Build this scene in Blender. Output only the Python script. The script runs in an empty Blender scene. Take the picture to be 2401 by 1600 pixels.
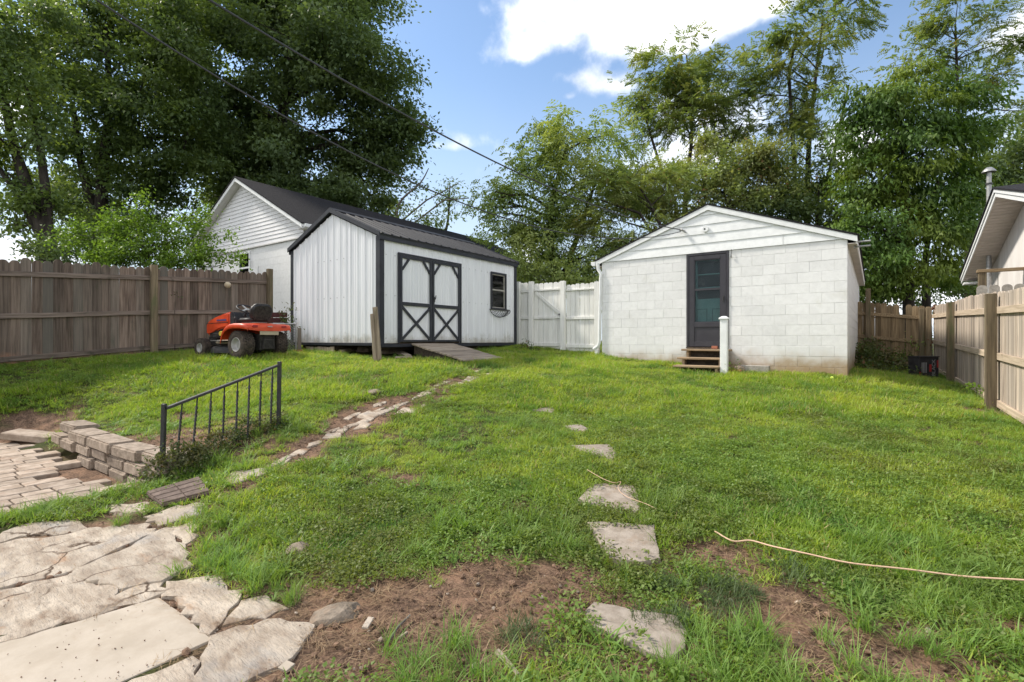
import bpy, bmesh, math, random
import numpy as np
from mathutils import Vector, Matrix

random.seed(7)
RNG = np.random.RandomState(11)
scene = bpy.context.scene
COL = scene.collection

# ------------------------------------------------------------------ camera, sky, sun, exposure
YAW = 0.622                      # camera heading, turned left of +Y
CA, SA = math.cos(YAW), math.sin(YAW)
FPX, CXP, HYP = 1185.2, 1200.5, 797.8      # focal length and horizon, in photo pixels (2401 wide)
EYE = 1.40                       # eye height above z = 0

cam_d = bpy.data.cameras.new('camera')
cam = bpy.data.objects.new('camera', cam_d)
COL.objects.link(cam)
cam.location = (0, 0, EYE)
cam.rotation_euler = (math.pi / 2, 0, YAW)
cam_d.sensor_width = 36.0
cam_d.lens = 36.0 * FPX / 2401.0
cam_d.shift_y = -(800 - HYP) / 2401.0
cam_d.clip_start = 0.05
cam_d.clip_end = 3000
scene.camera = cam

SUN_AZ = math.radians(71)        # left of the camera heading
SUN_EL = math.radians(47)
hx = math.cos(SUN_AZ) * (-SA) - math.sin(SUN_AZ) * CA
hy = math.cos(SUN_AZ) * CA - math.sin(SUN_AZ) * SA
SUN_DIR = Vector((hx * math.cos(SUN_EL), hy * math.cos(SUN_EL), math.sin(SUN_EL)))
sun_d = bpy.data.lights.new('sun', 'SUN')
sun_d.energy = 2.0
sun_d.angle = math.radians(6.0)
sun_d.color = (1.0, 0.93, 0.82)
sun_o = bpy.data.objects.new('sun', sun_d)
COL.objects.link(sun_o)
sun_o.location = (-10, 0, 30)
sun_o.rotation_euler = SUN_DIR.to_track_quat('Z', 'Y').to_euler()

scene.view_settings.view_transform = 'Standard'
scene.view_settings.look = 'None'
scene.view_settings.gamma = 1.0
scene.view_settings.use_curve_mapping = False
scene.view_settings.exposure = 1.41
SKY_STRENGTH = 0.079
CLOUD = 8.6

def setup_world():
    w = bpy.data.worlds.new('World'); scene.world = w
    w.use_nodes = True
    nt = w.node_tree; N = nt.nodes; L = nt.links
    for n in list(N): N.remove(n)
    out = N.new('ShaderNodeOutputWorld'); bg = N.new('ShaderNodeBackground')
    sky = N.new('ShaderNodeTexSky'); sky.sky_type = 'NISHITA'
    sky.sun_disc = False
    sky.sun_elevation = SUN_EL
    sky.sun_rotation = math.atan2(SUN_DIR.x, SUN_DIR.y)
    sky.air_density = 1.15; sky.dust_density = 0.3; sky.ozone_density = 1.7
    tc = N.new('ShaderNodeTexCoord')
    def math_(op, a, b=None, clamp=False):
        n = N.new('ShaderNodeMath'); n.operation = op; n.use_clamp = clamp
        for i, x in enumerate((a, b)):
            if x is None: continue
            if isinstance(x, (int, float)): n.inputs[i].default_value = x
            else: L.new(x, n.inputs[i])
        return n.outputs[0]
    def vdot(vec):
        n = N.new('ShaderNodeVectorMath'); n.operation = 'DOT_PRODUCT'
        L.new(tc.outputs['Generated'], n.inputs[0]); n.inputs[1].default_value = vec
        return n.outputs['Value']
    # clouds: soft masses in the sky at given bearings (bearing = tan of azimuth / tan of elevation seen from the yard)
    def d_of(px, py):
        k = (px - CXP) / FPX; m = (HYP - py) / FPX
        return Vector((k * CA - SA, k * SA + CA, m)).normalized()
    blobs = [(1250, 30, 60, 46, .75), (1330, 85, 50, 26, .55), (1225, 125, 70, 26, .7), (1440, 25, 80, 50, .8), (1570, 45, 90, 46, .8), (1690, 30, 90, 46, .8), (1790, 10, 70, 36, .7), (1490, 110, 100, 28, .6), (1620, 105, 70, 24, .5),
             (1375, 188, 64, 30, .95), (1450, 205, 55, 22, .6), (1330, 228, 20, 10, .6), (1086, 326, 32, 20, .85), (1052, 345, 38, 12, .5), (1540, -130, 300, 80, .8), (2395, 70, 60, 50, .9), (1560, 250, 110, 46, .6),
             (1620, 350, 150, 50, .65), (2000, 330, 80, 60, .55), (2270, 330, 100, 60, .7), (1230, 600, 120, 40, .6), (2100, 700, 200, 50, 1.0), (40, 600, 120, 60, 1.0), (420, 160, 60, 60, .9), (50, 200, 60, 90, .8)]
    total = None
    for px, py, rx, ry, wt in blobs:
        c = d_of(px, py)
        r = Vector((0, 0, 1)).cross(c).normalized(); r = -r if r.dot(Vector((CA, SA, 0))) < 0 else r
        u = c.cross(r); u = -u if u.z < 0 else u
        f = c.dot(Vector((-SA, CA, 0)))
        ax = rx / FPX * f; ay = ry / FPX * f
        a = math_('MULTIPLY', vdot(r), 1 / ax)
        b = math_('MULTIPLY', math_('SUBTRACT', vdot(u), 0.0), 1 / ay)
        d2 = math_('ADD', math_('MULTIPLY', a, a), math_('MULTIPLY', b, b))
        front = math_('GREATER_THAN', vdot(c), 0.0)
        g = math_('MULTIPLY', math_('POWER', 2.718, math_('MULTIPLY', d2, -0.75)), math_('MULTIPLY', front, wt))
        total = g if total is None else math_('ADD', total, g)
    n1 = N.new('ShaderNodeTexNoise'); n1.inputs['Scale'].default_value = 8.0
    n1.inputs['Detail'].default_value = 9; n1.inputs['Roughness'].default_value = 0.56
    L.new(tc.outputs['Generated'], n1.inputs['Vector'])
    n2 = N.new('ShaderNodeTexNoise'); n2.inputs['Scale'].default_value = 2.4
    n2.inputs['Detail'].default_value = 5
    L.new(tc.outputs['Generated'], n2.inputs['Vector'])
    shaped = math_('ADD', math_('MULTIPLY', total, 1.0), math_('MULTIPLY', math_('SUBTRACT', n1.outputs['Fac'], 0.5), 2.5))
    mr = N.new('ShaderNodeMapRange'); mr.interpolation_type = 'SMOOTHSTEP'
    mr.inputs['From Min'].default_value = 0.22; mr.inputs['From Max'].default_value = 1.05
    L.new(shaped, mr.inputs['Value'])
    # faint veil everywhere
    mr2 = N.new('ShaderNodeMapRange'); mr2.interpolation_type = 'SMOOTHSTEP'
    mr2.inputs['From Min'].default_value = 0.42; mr2.inputs['From Max'].default_value = 0.75
    mr2.inputs['To Max'].default_value = 0.02
    L.new(n2.outputs['Fac'], mr2.inputs['Value'])
    # thin bright haze low over the horizon, all round
    sep = N.new('ShaderNodeSeparateXYZ'); L.new(tc.outputs['Generated'], sep.inputs[0])
    mr3 = N.new('ShaderNodeMapRange'); mr3.interpolation_type = 'SMOOTHSTEP'
    mr3.inputs['From Min'].default_value = 0.50; mr3.inputs['From Max'].default_value = 0.0
    mr3.inputs['To Max'].default_value = 0.95
    L.new(sep.outputs['Z'], mr3.inputs['Value'])
    # unseen broken cloud added outside the view for fill light, sparing the blue gap ahead
    cg = d_of(1250, 150)
    gap = math_('MULTIPLY', math_('SUBTRACT', vdot(cg), 0.35), 1.7)
    mr4 = N.new('ShaderNodeMapRange'); mr4.interpolation_type = 'SMOOTHSTEP'
    mr4.inputs['From Min'].default_value = 0.33; mr4.inputs['From Max'].default_value = 0.55
    L.new(math_('SUBTRACT', math_('ADD', math_('MULTIPLY', n2.outputs['Fac'], 0.7), math_('MULTIPLY', n1.outputs['Fac'], 0.3)), math_('MAXIMUM', gap, 0.0)), mr4.inputs['Value'])
    fac = math_('MAXIMUM', math_('MAXIMUM', mr.outputs[0], mr2.outputs[0]), mr4.outputs[0])
    shade = N.new('ShaderNodeMapRange')
    shade.inputs['From Min'].default_value = 0.3; shade.inputs['From Max'].default_value = 0.7
    shade.inputs['To Min'].default_value = 0.66; shade.inputs['To Max'].default_value = 1.05
    L.new(n1.outputs['Fac'], shade.inputs['Value'])
    cc = N.new('ShaderNodeVectorMath'); cc.operation = 'SCALE'
    cc.inputs[0].default_value = (CLOUD * 0.985, CLOUD * 0.995, CLOUD * 1.02); L.new(shade.outputs[0], cc.inputs['Scale'])
    mix = N.new('ShaderNodeMix'); mix.data_type = 'RGBA'
    hz = N.new('ShaderNodeMix'); hz.data_type = 'RGBA'; hz.inputs['B'].default_value = (3.7, 4.25, 4.9, 1)
    L.new(mr3.outputs[0], hz.inputs['Factor']); L.new(sky.outputs[0], hz.inputs['A'])
    L.new(fac, mix.inputs['Factor']); L.new(hz.outputs['Result'], mix.inputs['A']); L.new(cc.outputs[0], mix.inputs['B'])
    L.new(mix.outputs['Result'], bg.inputs['Color'])
    bg.inputs['Strength'].default_value = SKY_STRENGTH
    L.new(bg.outputs[0], out.inputs['Surface'])
setup_world()

# ------------------------------------------------------------------ coordinates
# world: x runs along the fronts of the sheds, y goes back into the yard, z up; the camera stands over the origin
def xz(X, Z):                    # right / ahead of the camera -> world x, y
    return X * CA - Z * SA, X * SA + Z * CA
def depth(u, v): return -u * SA + v * CA
def ray(px, py): return (px - CXP) / FPX, (HYP - py) / FPX
def ptZ(px, py, Z):
    k, m = ray(px, py); u, v = xz(k * Z, Z)
    return Vector((u, v, EYE + m * Z))
def on_v(px, py, v):
    k, m = ray(px, py); u = v * (k * CA - SA) / (CA + k * SA)
    return Vector((u, v, EYE + m * depth(u, v)))
def on_u(px, py, u):
    k, m = ray(px, py); v = -u * (CA + k * SA) / (SA - k * CA)
    return Vector((u, v, EYE + m * depth(u, v)))

# ------------------------------------------------------------------ numpy noise
_LAT = np.random.RandomState(3).rand(256, 256)
def vnoise(x, y):
    x = np.asarray(x, float); y = np.asarray(y, float)
    xi = np.floor(x).astype(int); yi = np.floor(y).astype(int)
    fx = x - xi; fy = y - yi
    fx = fx * fx * (3 - 2 * fx); fy = fy * fy * (3 - 2 * fy)
    a = _LAT[xi & 255, yi & 255]; b = _LAT[(xi + 1) & 255, yi & 255]
    c = _LAT[xi & 255, (yi + 1) & 255]; d = _LAT[(xi + 1) & 255, (yi + 1) & 255]
    return (a * (1 - fx) + b * fx) * (1 - fy) + (c * (1 - fx) + d * fx) * fy
def fbm(x, y, o=4):
    s = 0; a = .5; t = 0
    for i in range(o):
        s = s + a * vnoise(x * 2 ** i + 17.3 * i, y * 2 ** i + 5.1 * i); t += a; a *= .5
    return s / t - .5
def sst(a, b, x):
    t = np.clip((np.asarray(x, float) - a) / (b - a), 0, 1)
    return t * t * (3 - 2 * t)

# ------------------------------------------------------------------ the lie of the land (heights relative to the eye)
_CP = []
for X, Z, h in [(0, 1.9, -1.345), (1.2, 2.2, -1.31), (-2.2, 2.2, -1.37), (-1.2, 1.9, -1.37), (2.5, 2.2, -1.29), (5, 3.5, -1.22), (.8, 3, -1.235), (1.0, 3.68, -1.16), (.75, 4.66, -1.06),
                (.7, 5.6, -1.0), (.42, 6.64, -.93), (3.2, 4.7, -1.10), (3.5, 6.6, -.98), (3.4, 8.4, -.82), (7.44, 7.7, -1.07), (9.4, 10.7, -.94), (11.7, 14, -.86), (6.23, 9.38, -.70),
                (2.18, 12.28, -.385), (4.2, 10.1, -.665), (3.2, 11.1, -.53), (-2.6, 9.5, -.42), (.1, 13.5, -.19), (-5.05, 11.6, -.22),
                (-1.0, 10.9, -.36), (-8.31, 8.2, -.443), (-7.33, 10.27, -.277), (-5.88, 12.27, -.145), (-4.9, 9.7, -.36), (-2.16, 4.15, -1.14), (-1.87, 5.3, -1.0), (-1.29, 6.1, -.87),
                (-.85, 7.3, -.70), (-.3, 8.8, -.56), (.22, 11, -.42), (-3.0, 7.6, -.62), (-2.0, 2.9, -1.36), (-1.3, 3.2, -1.28), (-.6, 4.3, -1.12), (-3.0, 3.9, -1.35)]:
    _CP.append((X, Z, h))
for u, v, h in [(-6.0, 2.2, -1.07), (-8.0, 2.3, -1.03), (-5.55, 3.0, -.93), (-7, 3.4, -.86), (-5.0, 1.0, -1.36), (-4.75, 1.9, -1.24), (-10.5, 1.5, -.75), (-9, 2.8, -.8)]:
    _CP.append((u * CA + v * SA, -u * SA + v * CA, h))
_CP = np.array(_CP)
def _tps(r2): return np.where(r2 > 1e-12, .5 * r2 * np.log(r2 + 1e-12), 0)
_n = len(_CP)
_A = np.zeros((_n + 3, _n + 3))
_A[:_n, :_n] = _tps((_CP[:, None, 0] - _CP[None, :, 0]) ** 2 + (_CP[:, None, 1] - _CP[None, :, 1]) ** 2) + np.eye(_n) * .06
_A[:_n, _n] = 1; _A[:_n, _n + 1:] = _CP[:, :2]; _A[_n, :_n] = 1; _A[_n + 1:, :_n] = _CP[:, :2].T
_W = np.linalg.solve(_A, np.concatenate([_CP[:, 2], np.zeros(3)]))
PATIO_H = -1.345
def G(u, v, fine=True):
    u = np.asarray(u, float); v = np.asarray(v, float)
    X = np.clip(u * CA + v * SA, -12, 13.5); Z = np.clip(-u * SA + v * CA, 1.7, 15.5)
    h = _W[_n] + _W[_n + 1] * X + _W[_n + 2] * Z
    for i in range(_n):
        h = h + _W[i] * _tps((X - _CP[i, 0]) ** 2 + (Z - _CP[i, 1]) ** 2)
    left = sst(-5.22, -5.40, u)
    e = sst(-7.9, -8.5, u)
    left = left * (1 - sst(-8.8, -10.4, u))
    low = 1 - sst(1.84 - .5 * e, 2.0 + .8 * e, v)
    h = h + (PATIO_H - .025 - h) * left * low
    if fine:
        far = sst(14, 30, Z)
        h = h + .035 * fbm(u * .9, v * .9, 3) * (1 - left * low) + .02 * fbm(u * 4, v * 4, 2) * (1 - left * low)
    return h + EYE
def at(px, py):
    k, m = ray(px, py)
    Zs = np.concatenate([np.linspace(1.3, 8, 900), np.linspace(8.02, 30, 900)])
    us, vs = k * Zs * CA - Zs * SA, k * Zs * SA + Zs * CA
    d = EYE + m * Zs - G(us, vs)
    i = np.argmax(d < 0)
    t = d[i - 1] / (d[i - 1] - d[i]); Z = Zs[i - 1] + t * (Zs[i] - Zs[i - 1])
    u, v = xz(k * Z, Z)
    return Vector((u, v, EYE + m * Z))
def gz(u, v): return float(G(u, v))

# ------------------------------------------------------------------ materials
MATS = {}
def _base(name):
    m = bpy.data.materials.new(name); m.use_nodes = True
    nt = m.node_tree; N = nt.nodes; L = nt.links
    b = N['Principled BSDF']
    return m, nt, N, L, b
def _mixc(N, L, fac, a, b, blend='MIX'):
    n = N.new('ShaderNodeMix'); n.data_type = 'RGBA'; n.blend_type = blend
    for key, x in (('Factor', fac), ('A', a), ('B', b)):
        if isinstance(x, (int, float)): n.inputs[key].default_value = x
        elif isinstance(x, tuple): n.inputs[key].default_value = (x[0], x[1], x[2], 1)
        else: L.new(x, n.inputs[key])
    return n.outputs['Result']
def _noise(N, L, vec, scale, detail=4, rough=.55):
    n = N.new('ShaderNodeTexNoise'); n.inputs['Scale'].default_value = 1.0
    n.inputs['Detail'].default_value = detail; n.inputs['Roughness'].default_value = rough
    mp = N.new('ShaderNodeMapping'); mp.inputs['Scale'].default_value = scale if isinstance(scale, tuple) else (scale,) * 3
    L.new(vec, mp.inputs['Vector']); L.new(mp.outputs[0], n.inputs['Vector'])
    return n.outputs['Fac']
def _ramp(N, L, x, lo, hi, a=0., b=1.):
    n = N.new('ShaderNodeMapRange'); n.interpolation_type = 'SMOOTHSTEP'
    n.inputs['From Min'].default_value = lo; n.inputs['From Max'].default_value = hi
    n.inputs['To Min'].default_value = a; n.inputs['To Max'].default_value = b
    L.new(x, n.inputs['Value']); return n.outputs[0]
def surf(name, c1, c2, scale=6., rough=.8, bump=.2, bump_scale=None, rnd=.15, metallic=0., stain=None, stain_scale=1.5, stain_lo=.55, dist=.01, ground_dirt=None, world=False, spec=.3, alt=None):
    """Two-tone noisy surface; scale may be a tuple (stretched grain); rnd = lightness change from piece to piece."""
    m, nt, N, L, b = _base(name)
    tc = N.new('ShaderNodeTexCoord')
    if world:
        g = N.new('ShaderNodeNewGeometry'); vec = g.outputs['Position']
    else:
        oi0 = N.new('ShaderNodeObjectInfo'); va = N.new('ShaderNodeVectorMath'); va.operation = 'ADD'
        sc = N.new('ShaderNodeMath'); sc.operation = 'MULTIPLY'; sc.inputs[1].default_value = 37.0
        L.new(oi0.outputs['Random'], sc.inputs[0]); L.new(tc.outputs['Object'], va.inputs[0]); L.new(sc.outputs[0], va.inputs[1])
        vec = va.outputs[0]
    f = _ramp(N, L, _noise(N, L, vec, scale, 6, .62), .32, .68)
    col = _mixc(N, L, f, c1, c2)
    if stain:
        s = _ramp(N, L, _noise(N, L, vec, stain_scale, 5, .6), stain_lo, stain_lo + .22)
        col = _mixc(N, L, s, col, stain)
    if alt:                       # every board leans more or less towards a second tone
        oa = N.new('ShaderNodeObjectInfo'); m7 = N.new('ShaderNodeMath'); m7.operation = 'MULTIPLY'; m7.inputs[1].default_value = 13.7; L.new(oa.outputs['Random'], m7.inputs[0])
        fr_ = N.new('ShaderNodeMath'); fr_.operation = 'FRACT'; L.new(m7.outputs[0], fr_.inputs[0])
        col = _mixc(N, L, _ramp(N, L, fr_.outputs[0], .25, 1.0, 0, .7), col, alt)
    if ground_dirt:               # splash dirt creeping up from the ground: (colour, z0, z1)
        gp = N.new('ShaderNodeNewGeometry'); sp = N.new('ShaderNodeSeparateXYZ'); L.new(gp.outputs['Position'], sp.inputs[0])
        nz = _noise(N, L, gp.outputs['Position'], 3.5, 5, .65)
        ad = N.new('ShaderNodeMath'); ad.operation = 'MULTIPLY_ADD'; L.new(nz, ad.inputs[0]); ad.inputs[1].default_value = -.55; L.new(sp.outputs['Z'], ad.inputs[2])
        dd = _ramp(N, L, ad.outputs[0], ground_dirt[2] - .27, ground_dirt[1] - .27)
        col = _mixc(N, L, dd, col, ground_dirt[0])
    if rnd:
        oi = N.new('ShaderNodeObjectInfo')
        r = N.new('ShaderNodeMapRange'); r.inputs['To Min'].default_value = 1 - rnd; r.inputs['To Max'].default_value = 1 + rnd
        L.new(oi.outputs['Random'], r.inputs['Value'])
        hs = N.new('ShaderNodeHueSaturation'); L.new(col, hs.inputs['Color']); L.new(r.outputs[0], hs.inputs['Value'])
        col = hs.outputs['Color']
    L.new(col, b.inputs['Base Color'])
    b.inputs['Roughness'].default_value = rough; b.inputs['Metallic'].default_value = metallic
    b.inputs['Specular IOR Level'].default_value = spec
    if bump:
        bp = N.new('ShaderNodeBump'); bp.inputs['Strength'].default_value = bump; bp.inputs['Distance'].default_value = dist
        L.new(_noise(N, L, vec, bump_scale if bump_scale else scale, 7, .65), bp.inputs['Height']); L.new(bp.outputs[0], b.inputs['Normal'])
    MATS[name] = m
    return m
def plain(name, c, rough=.5, metallic=0., spec=.5, trans=0.):
    m, nt, N, L, b = _base(name)
    tc = N.new('ShaderNodeTexCoord')
    f = _noise(N, L, tc.outputs['Object'], 9., 4)
    L.new(_mixc(N, L, f, tuple(x * .86 for x in c), tuple(min(1, x * 1.12) for x in c)), b.inputs['Base Color'])
    b.inputs['Roughness'].default_value = rough; b.inputs['Metallic'].default_value = metallic
    b.inputs['Specular IOR Level'].default_value = spec
    MATS[name] = m; return m
def crackle(name):
    m = MATS[name]; nt = m.node_tree; N = nt.nodes; L = nt.links; b = N['Principled BSDF']
    src = b.inputs['Base Color'].links[0].from_socket
    geo = N.new('ShaderNodeNewGeometry')
    ns = N.new('ShaderNodeTexNoise'); ns.inputs['Scale'].default_value = 4.5; ns.inputs['Detail'].default_value = 6; L.new(geo.outputs['Position'], ns.inputs['Vector'])
    mxv = N.new('ShaderNodeMix'); mxv.data_type = 'VECTOR'; mxv.inputs['Factor'].default_value = .22
    L.new(geo.outputs['Position'], mxv.inputs['A']); L.new(ns.outputs['Color'], mxv.inputs['B'])
    vo = N.new('ShaderNodeTexVoronoi'); vo.feature = 'DISTANCE_TO_EDGE'; vo.inputs['Scale'].default_value = 2.6; L.new(mxv.outputs['Result'], vo.inputs['Vector'])
    cr = _ramp(N, L, vo.outputs['Distance'], .030, .004)
    gate_ = _ramp(N, L, _noise(N, L, geo.outputs['Position'], 1.7, 3), .46, .60)
    ml = N.new('ShaderNodeMath'); ml.operation = 'MULTIPLY'; L.new(cr, ml.inputs[0]); L.new(gate_, ml.inputs[1])
    rust = _ramp(N, L, _noise(N, L, geo.outputs['Position'], (3.2, 7., 3.), 6, .65), .56, .74, 0, .75)
    grey = _ramp(N, L, _noise(N, L, geo.outputs['Position'], (2.1, 3.4, 2.), 5, .6), .55, .70, 0, .6)
    c = _mixc(N, L, grey, src, (.33, .315, .30))
    c = _mixc(N, L, rust, c, (.34, .185, .095))
    c = _mixc(N, L, ml.outputs[0], c, (.10, .065, .042))
    L.new(c, b.inputs['Base Color'])
def glass(name, tint, rough=.03, alpha=.35):
    m, nt, N, L, b = _base(name)
    out = N['Material Output']
    gl = N.new('ShaderNodeBsdfGlossy'); gl.inputs['Roughness'].default_value = rough
    tr = N.new('ShaderNodeBsdfTransparent'); tr.inputs['Color'].default_value = (*tint, 1)
    df = N.new('ShaderNodeBsdfDiffuse'); df.inputs['Color'].default_value = (.25, .27, .28, 1)
    fr = N.new('ShaderNodeFresnel'); fr.inputs['IOR'].default_value = 1.33
    geo = N.new('ShaderNodeNewGeometry')
    dirt = _ramp(N, L, _noise(N, L, geo.outputs['Position'], 7., 6, .7), .52, .8, .02, .20)
    mx0 = N.new('ShaderNodeMixShader'); L.new(dirt, mx0.inputs[0]); L.new(tr.outputs[0], mx0.inputs[1]); L.new(df.outputs[0], mx0.inputs[2])
    mx = N.new('ShaderNodeMixShader'); L.new(fr.outputs[0], mx.inputs[0]); L.new(mx0.outputs[0], mx.inputs[1]); L.new(gl.outputs[0], mx.inputs[2])
    L.new(mx.outputs[0], out.inputs['Surface'])
    MATS[name] = m; return m
def leafmat(name, dark, light, tip=None, trans=.4, patch=None, patch_scale=.35, dead=None, cool=None, cool_scale=1.6):
    """Leaf or blade: colour varies leaf by leaf (attribute rnd), instance by instance and in slow patches; part of the light passes through."""
    m, nt, N, L, b = _base(name)
    out = N['Material Output']
    at_ = N.new('ShaderNodeAttribute'); at_.attribute_name = 'rnd'
    oi = N.new('ShaderNodeObjectInfo')
    ad = N.new('ShaderNodeMath'); ad.operation = 'MULTIPLY_ADD'; L.new(oi.outputs['Random'], ad.inputs[0]); ad.inputs[1].default_value = .55
    ml = N.new('ShaderNodeMath'); ml.operation = 'MULTIPLY'; ml.inputs[1].default_value = .6; L.new(at_.outputs['Fac'], ml.inputs[0])
    L.new(ml.outputs[0], ad.inputs[2])
    col = _mixc(N, L, ad.outputs[0], dark, light)
    geo = N.new('ShaderNodeNewGeometry')
    if patch:
        p = _ramp(N, L, _noise(N, L, geo.outputs['Position'], patch_scale, 4, .6), .42, .66, 0, .85)
        col = _mixc(N, L, p, col, patch)
    if cool:
        p2 = _ramp(N, L, _noise(N, L, geo.outputs['Position'], cool_scale, 4, .6), .46, .68, 0, .85)
        col = _mixc(N, L, p2, col, cool)
    if dead:
        q = N.new('ShaderNodeMath'); q.operation = 'GREATER_THAN'; q.inputs[1].default_value = dead[1]; L.new(at_.outputs['Fac'], q.inputs[0])
        col = _mixc(N, L, q.outputs[0], col, dead[0])
    L.new(col, b.inputs['Base Color']); b.inputs['Roughness'].default_value = .5; b.inputs['Specular IOR Level'].default_value = .28
    t = N.new('ShaderNodeBsdfTranslucent')
    tcol = _mixc(N, L, 1.0, col, (1.35, 1.3, .55), 'MULTIPLY')
    L.new(tcol, t.inputs['Color'])
    mx = N.new('ShaderNodeMixShader'); mx.inputs[0].default_value = trans
    L.new(b.outputs[0], mx.inputs[1]); L.new(t.outputs[0], mx.inputs[2]); L.new(mx.outputs[0], out.inputs['Surface'])
    MATS[name] = m; return m

M_white_block = surf('white_block_paint', (.715, .71, .705), (.78, .775, .77), 14., .7, .35, 60., rnd=.04, dist=.004, stain=(.62, .605, .56), stain_scale=1.6, stain_lo=.58, ground_dirt=((.36, .26, .155), .78, 1.26), world=True)
M_mortar = surf('painted_mortar', (.66, .655, .645), (.735, .73, .72), 10., .85, .3, 60., rnd=0, dist=.004, ground_dirt=((.30, .22, .14), .78, 1.26), world=True)
M_white_trim = surf('white_trim', (.72, .73, .73), (.80, .81, .81), 8., .55, .08, 30., rnd=.03, stain=(.6, .59, .55), stain_scale=3., stain_lo=.66)
M_white_wood = surf('white_painted_wood', (.66, .655, .62), (.78, .775, .74), (26., 26., 2.), .7, .25, (60., 60., 3.), rnd=.06, stain=(.47, .43, .36), stain_scale=(9., 9., 2.5), stain_lo=.64)
M_siding = surf('vinyl_siding', (.70, .69, .70), (.76, .755, .76), 3., .5, .05, 20., rnd=.02)
M_shed = surf('white_ribbed_metal', (.68, .69, .715), (.755, .765, .785), (5., 5., .7), .42, .05, 3., rnd=.02, stain=(.60, .60, .60), stain_scale=(4., 4., .8), stain_lo=.6, ground_dirt=((.42, .40, .36), 1.30, 1.55), world=True, spec=.5)
M_trim = surf('charcoal_trim', (.021, .023, .03), (.034, .036, .045), 5., .5, .05, 30., rnd=.1, stain=(.06, .058, .056), stain_scale=4., stain_lo=.62)
M_roof_metal = surf('charcoal_roof_metal', (.022, .022, .025), (.036, .036, .039), 4., .62, .05, 20., rnd=.05, spec=.22)
M_shingle = surf('dark_shingles', (.014, .014, .016), (.034, .032, .034), (30., 30., 30.), .95, .5, 80., rnd=.2, spec=.1)
M_soffit = surf('soffit', (.62, .60, .58), (.70, .68, .66), 3., .6, .05, 20., rnd=.03)
M_soffit_warm = surf('old_soffit', (.52, .46, .41), (.62, .55, .50), 3., .7, .05, 20., rnd=.03)
M_wall_warm = surf('weathered_white_board', (.62, .59, .56), (.74, .71, .68), (3., 3., .8), .8, .15, 20., rnd=.02, stain=(.45, .41, .37), stain_scale=(2.5, 2.5, .6), stain_lo=.58, world=True)
M_fence_grey = surf('grey_brown_pickets', (.088, .062, .048), (.215, .163, .128), (30., 30., 1.4), .9, .7, (70., 70., 3.), rnd=.36, dist=.006, stain=(.062, .062, .040), stain_scale=(5., 5., 1.2), stain_lo=.55, ground_dirt=((.30, .17, .11), .96, 1.22), alt=(.175, .165, .14))
M_fence_grey_y = surf('grey_brown_rails', (.10, .078, .063), (.23, .18, .148), (34., 1.7, 34.), .9, .5, (70., 3., 70.), rnd=.2, dist=.006, stain=(.05, .05, .034), stain_scale=3., stain_lo=.58)
M_fence_post = surf('mossy_post', (.10, .078, .05), (.21, .165, .105), (26., 26., 1.5), .9, .5, (60., 60., 3.), rnd=.15, dist=.006, stain=(.10, .11, .05), stain_scale=(6., 6., 1.2), stain_lo=.52)
M_fence_tan = surf('tan_pickets', (.33, .265, .21), (.56, .475, .385), (30., 30., 1.3), .88, .5, (70., 70., 3.), rnd=.24, dist=.006, stain=(.17, .145, .125), stain_scale=(9., 9., .7), stain_lo=.50, alt=(.36, .31, .26))
M_fence_tan_y = surf('tan_rails', (.38, .30, .215), (.57, .465, .35), (30., 1.3, 30.), .88, .4, (70., 3., 70.), rnd=.12, dist=.006, stain=(.2, .15, .1), stain_scale=3., stain_lo=.6)
M_fence_back = surf('brown_back_pickets', (.15, .105, .06), (.30, .225, .135), (30., 30., 1.3), .9, .5, (70., 70., 3.), rnd=.25, dist=.006, stain=(.09, .08, .05), stain_scale=(5., 5., 1.), stain_lo=.55)
M_fence_back_x = surf('brown_back_rails', (.19, .135, .08), (.33, .25, .15), (1.3, 30., 30.), .9, .4, 30., rnd=.12)
M_plank = surf('weathered_plank', (.20, .155, .115), (.40, .335, .26), (34., 2., 34.), .9, .6, (60., 4., 60.), rnd=.22, dist=.008, stain=(.10, .08, .06), stain_scale=(14., 3., 14.), stain_lo=.55)
M_plank_z = surf('weathered_stub', (.22, .17, .125), (.42, .34, .26), (34., 34., 2.), .9, .6, (60., 60., 4.), rnd=.15, dist=.008, stain=(.13, .12, .06), stain_scale=(10., 10., 2.), stain_lo=.56)
M_tread = surf('step_wood', (.22, .155, .095), (.38, .28, .18), (2., 30., 30.), .85, .4, (4., 60., 60.), rnd=.12, dist=.006, stain=(.13, .10, .06), stain_scale=4., stain_lo=.58)
M_dark_wood = surf('dark_old_wood', (.035, .027, .02), (.085, .065, .048), (20., 3., 20.), .9, .5, 40., rnd=.2)
M_door = surf('charcoal_door', (.04, .038, .046), (.052, .05, .058), 4., .45, .03, 20., rnd=.04, stain=(.08, .077, .08), stain_scale=5., stain_lo=.66)
M_teal = surf('teal_inner_door', (.17, .31, .31), (.23, .37, .365), 4., .6, .03, 20., rnd=.02)
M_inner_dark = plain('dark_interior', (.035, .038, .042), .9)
M_glass = glass('dirty_glass', (.78, .84, .84))
M_sash = surf('dull_sash', (.30, .28, .25), (.40, .38, .34), 8., .6, .05, 30., rnd=.03)
M_black_metal = surf('black_iron', (.018, .018, .02), (.04, .039, .04), 30., .5, .3, 120., rnd=.15, metallic=.0, stain=(.14, .12, .10), stain_scale=22., stain_lo=.62, spec=.5)
M_grey_metal = surf('galvanised', (.30, .30, .30), (.42, .42, .41), 14., .5, .1, 40., rnd=.1, metallic=.6, stain=(.25, .17, .12), stain_scale=7., stain_lo=.58)
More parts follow.
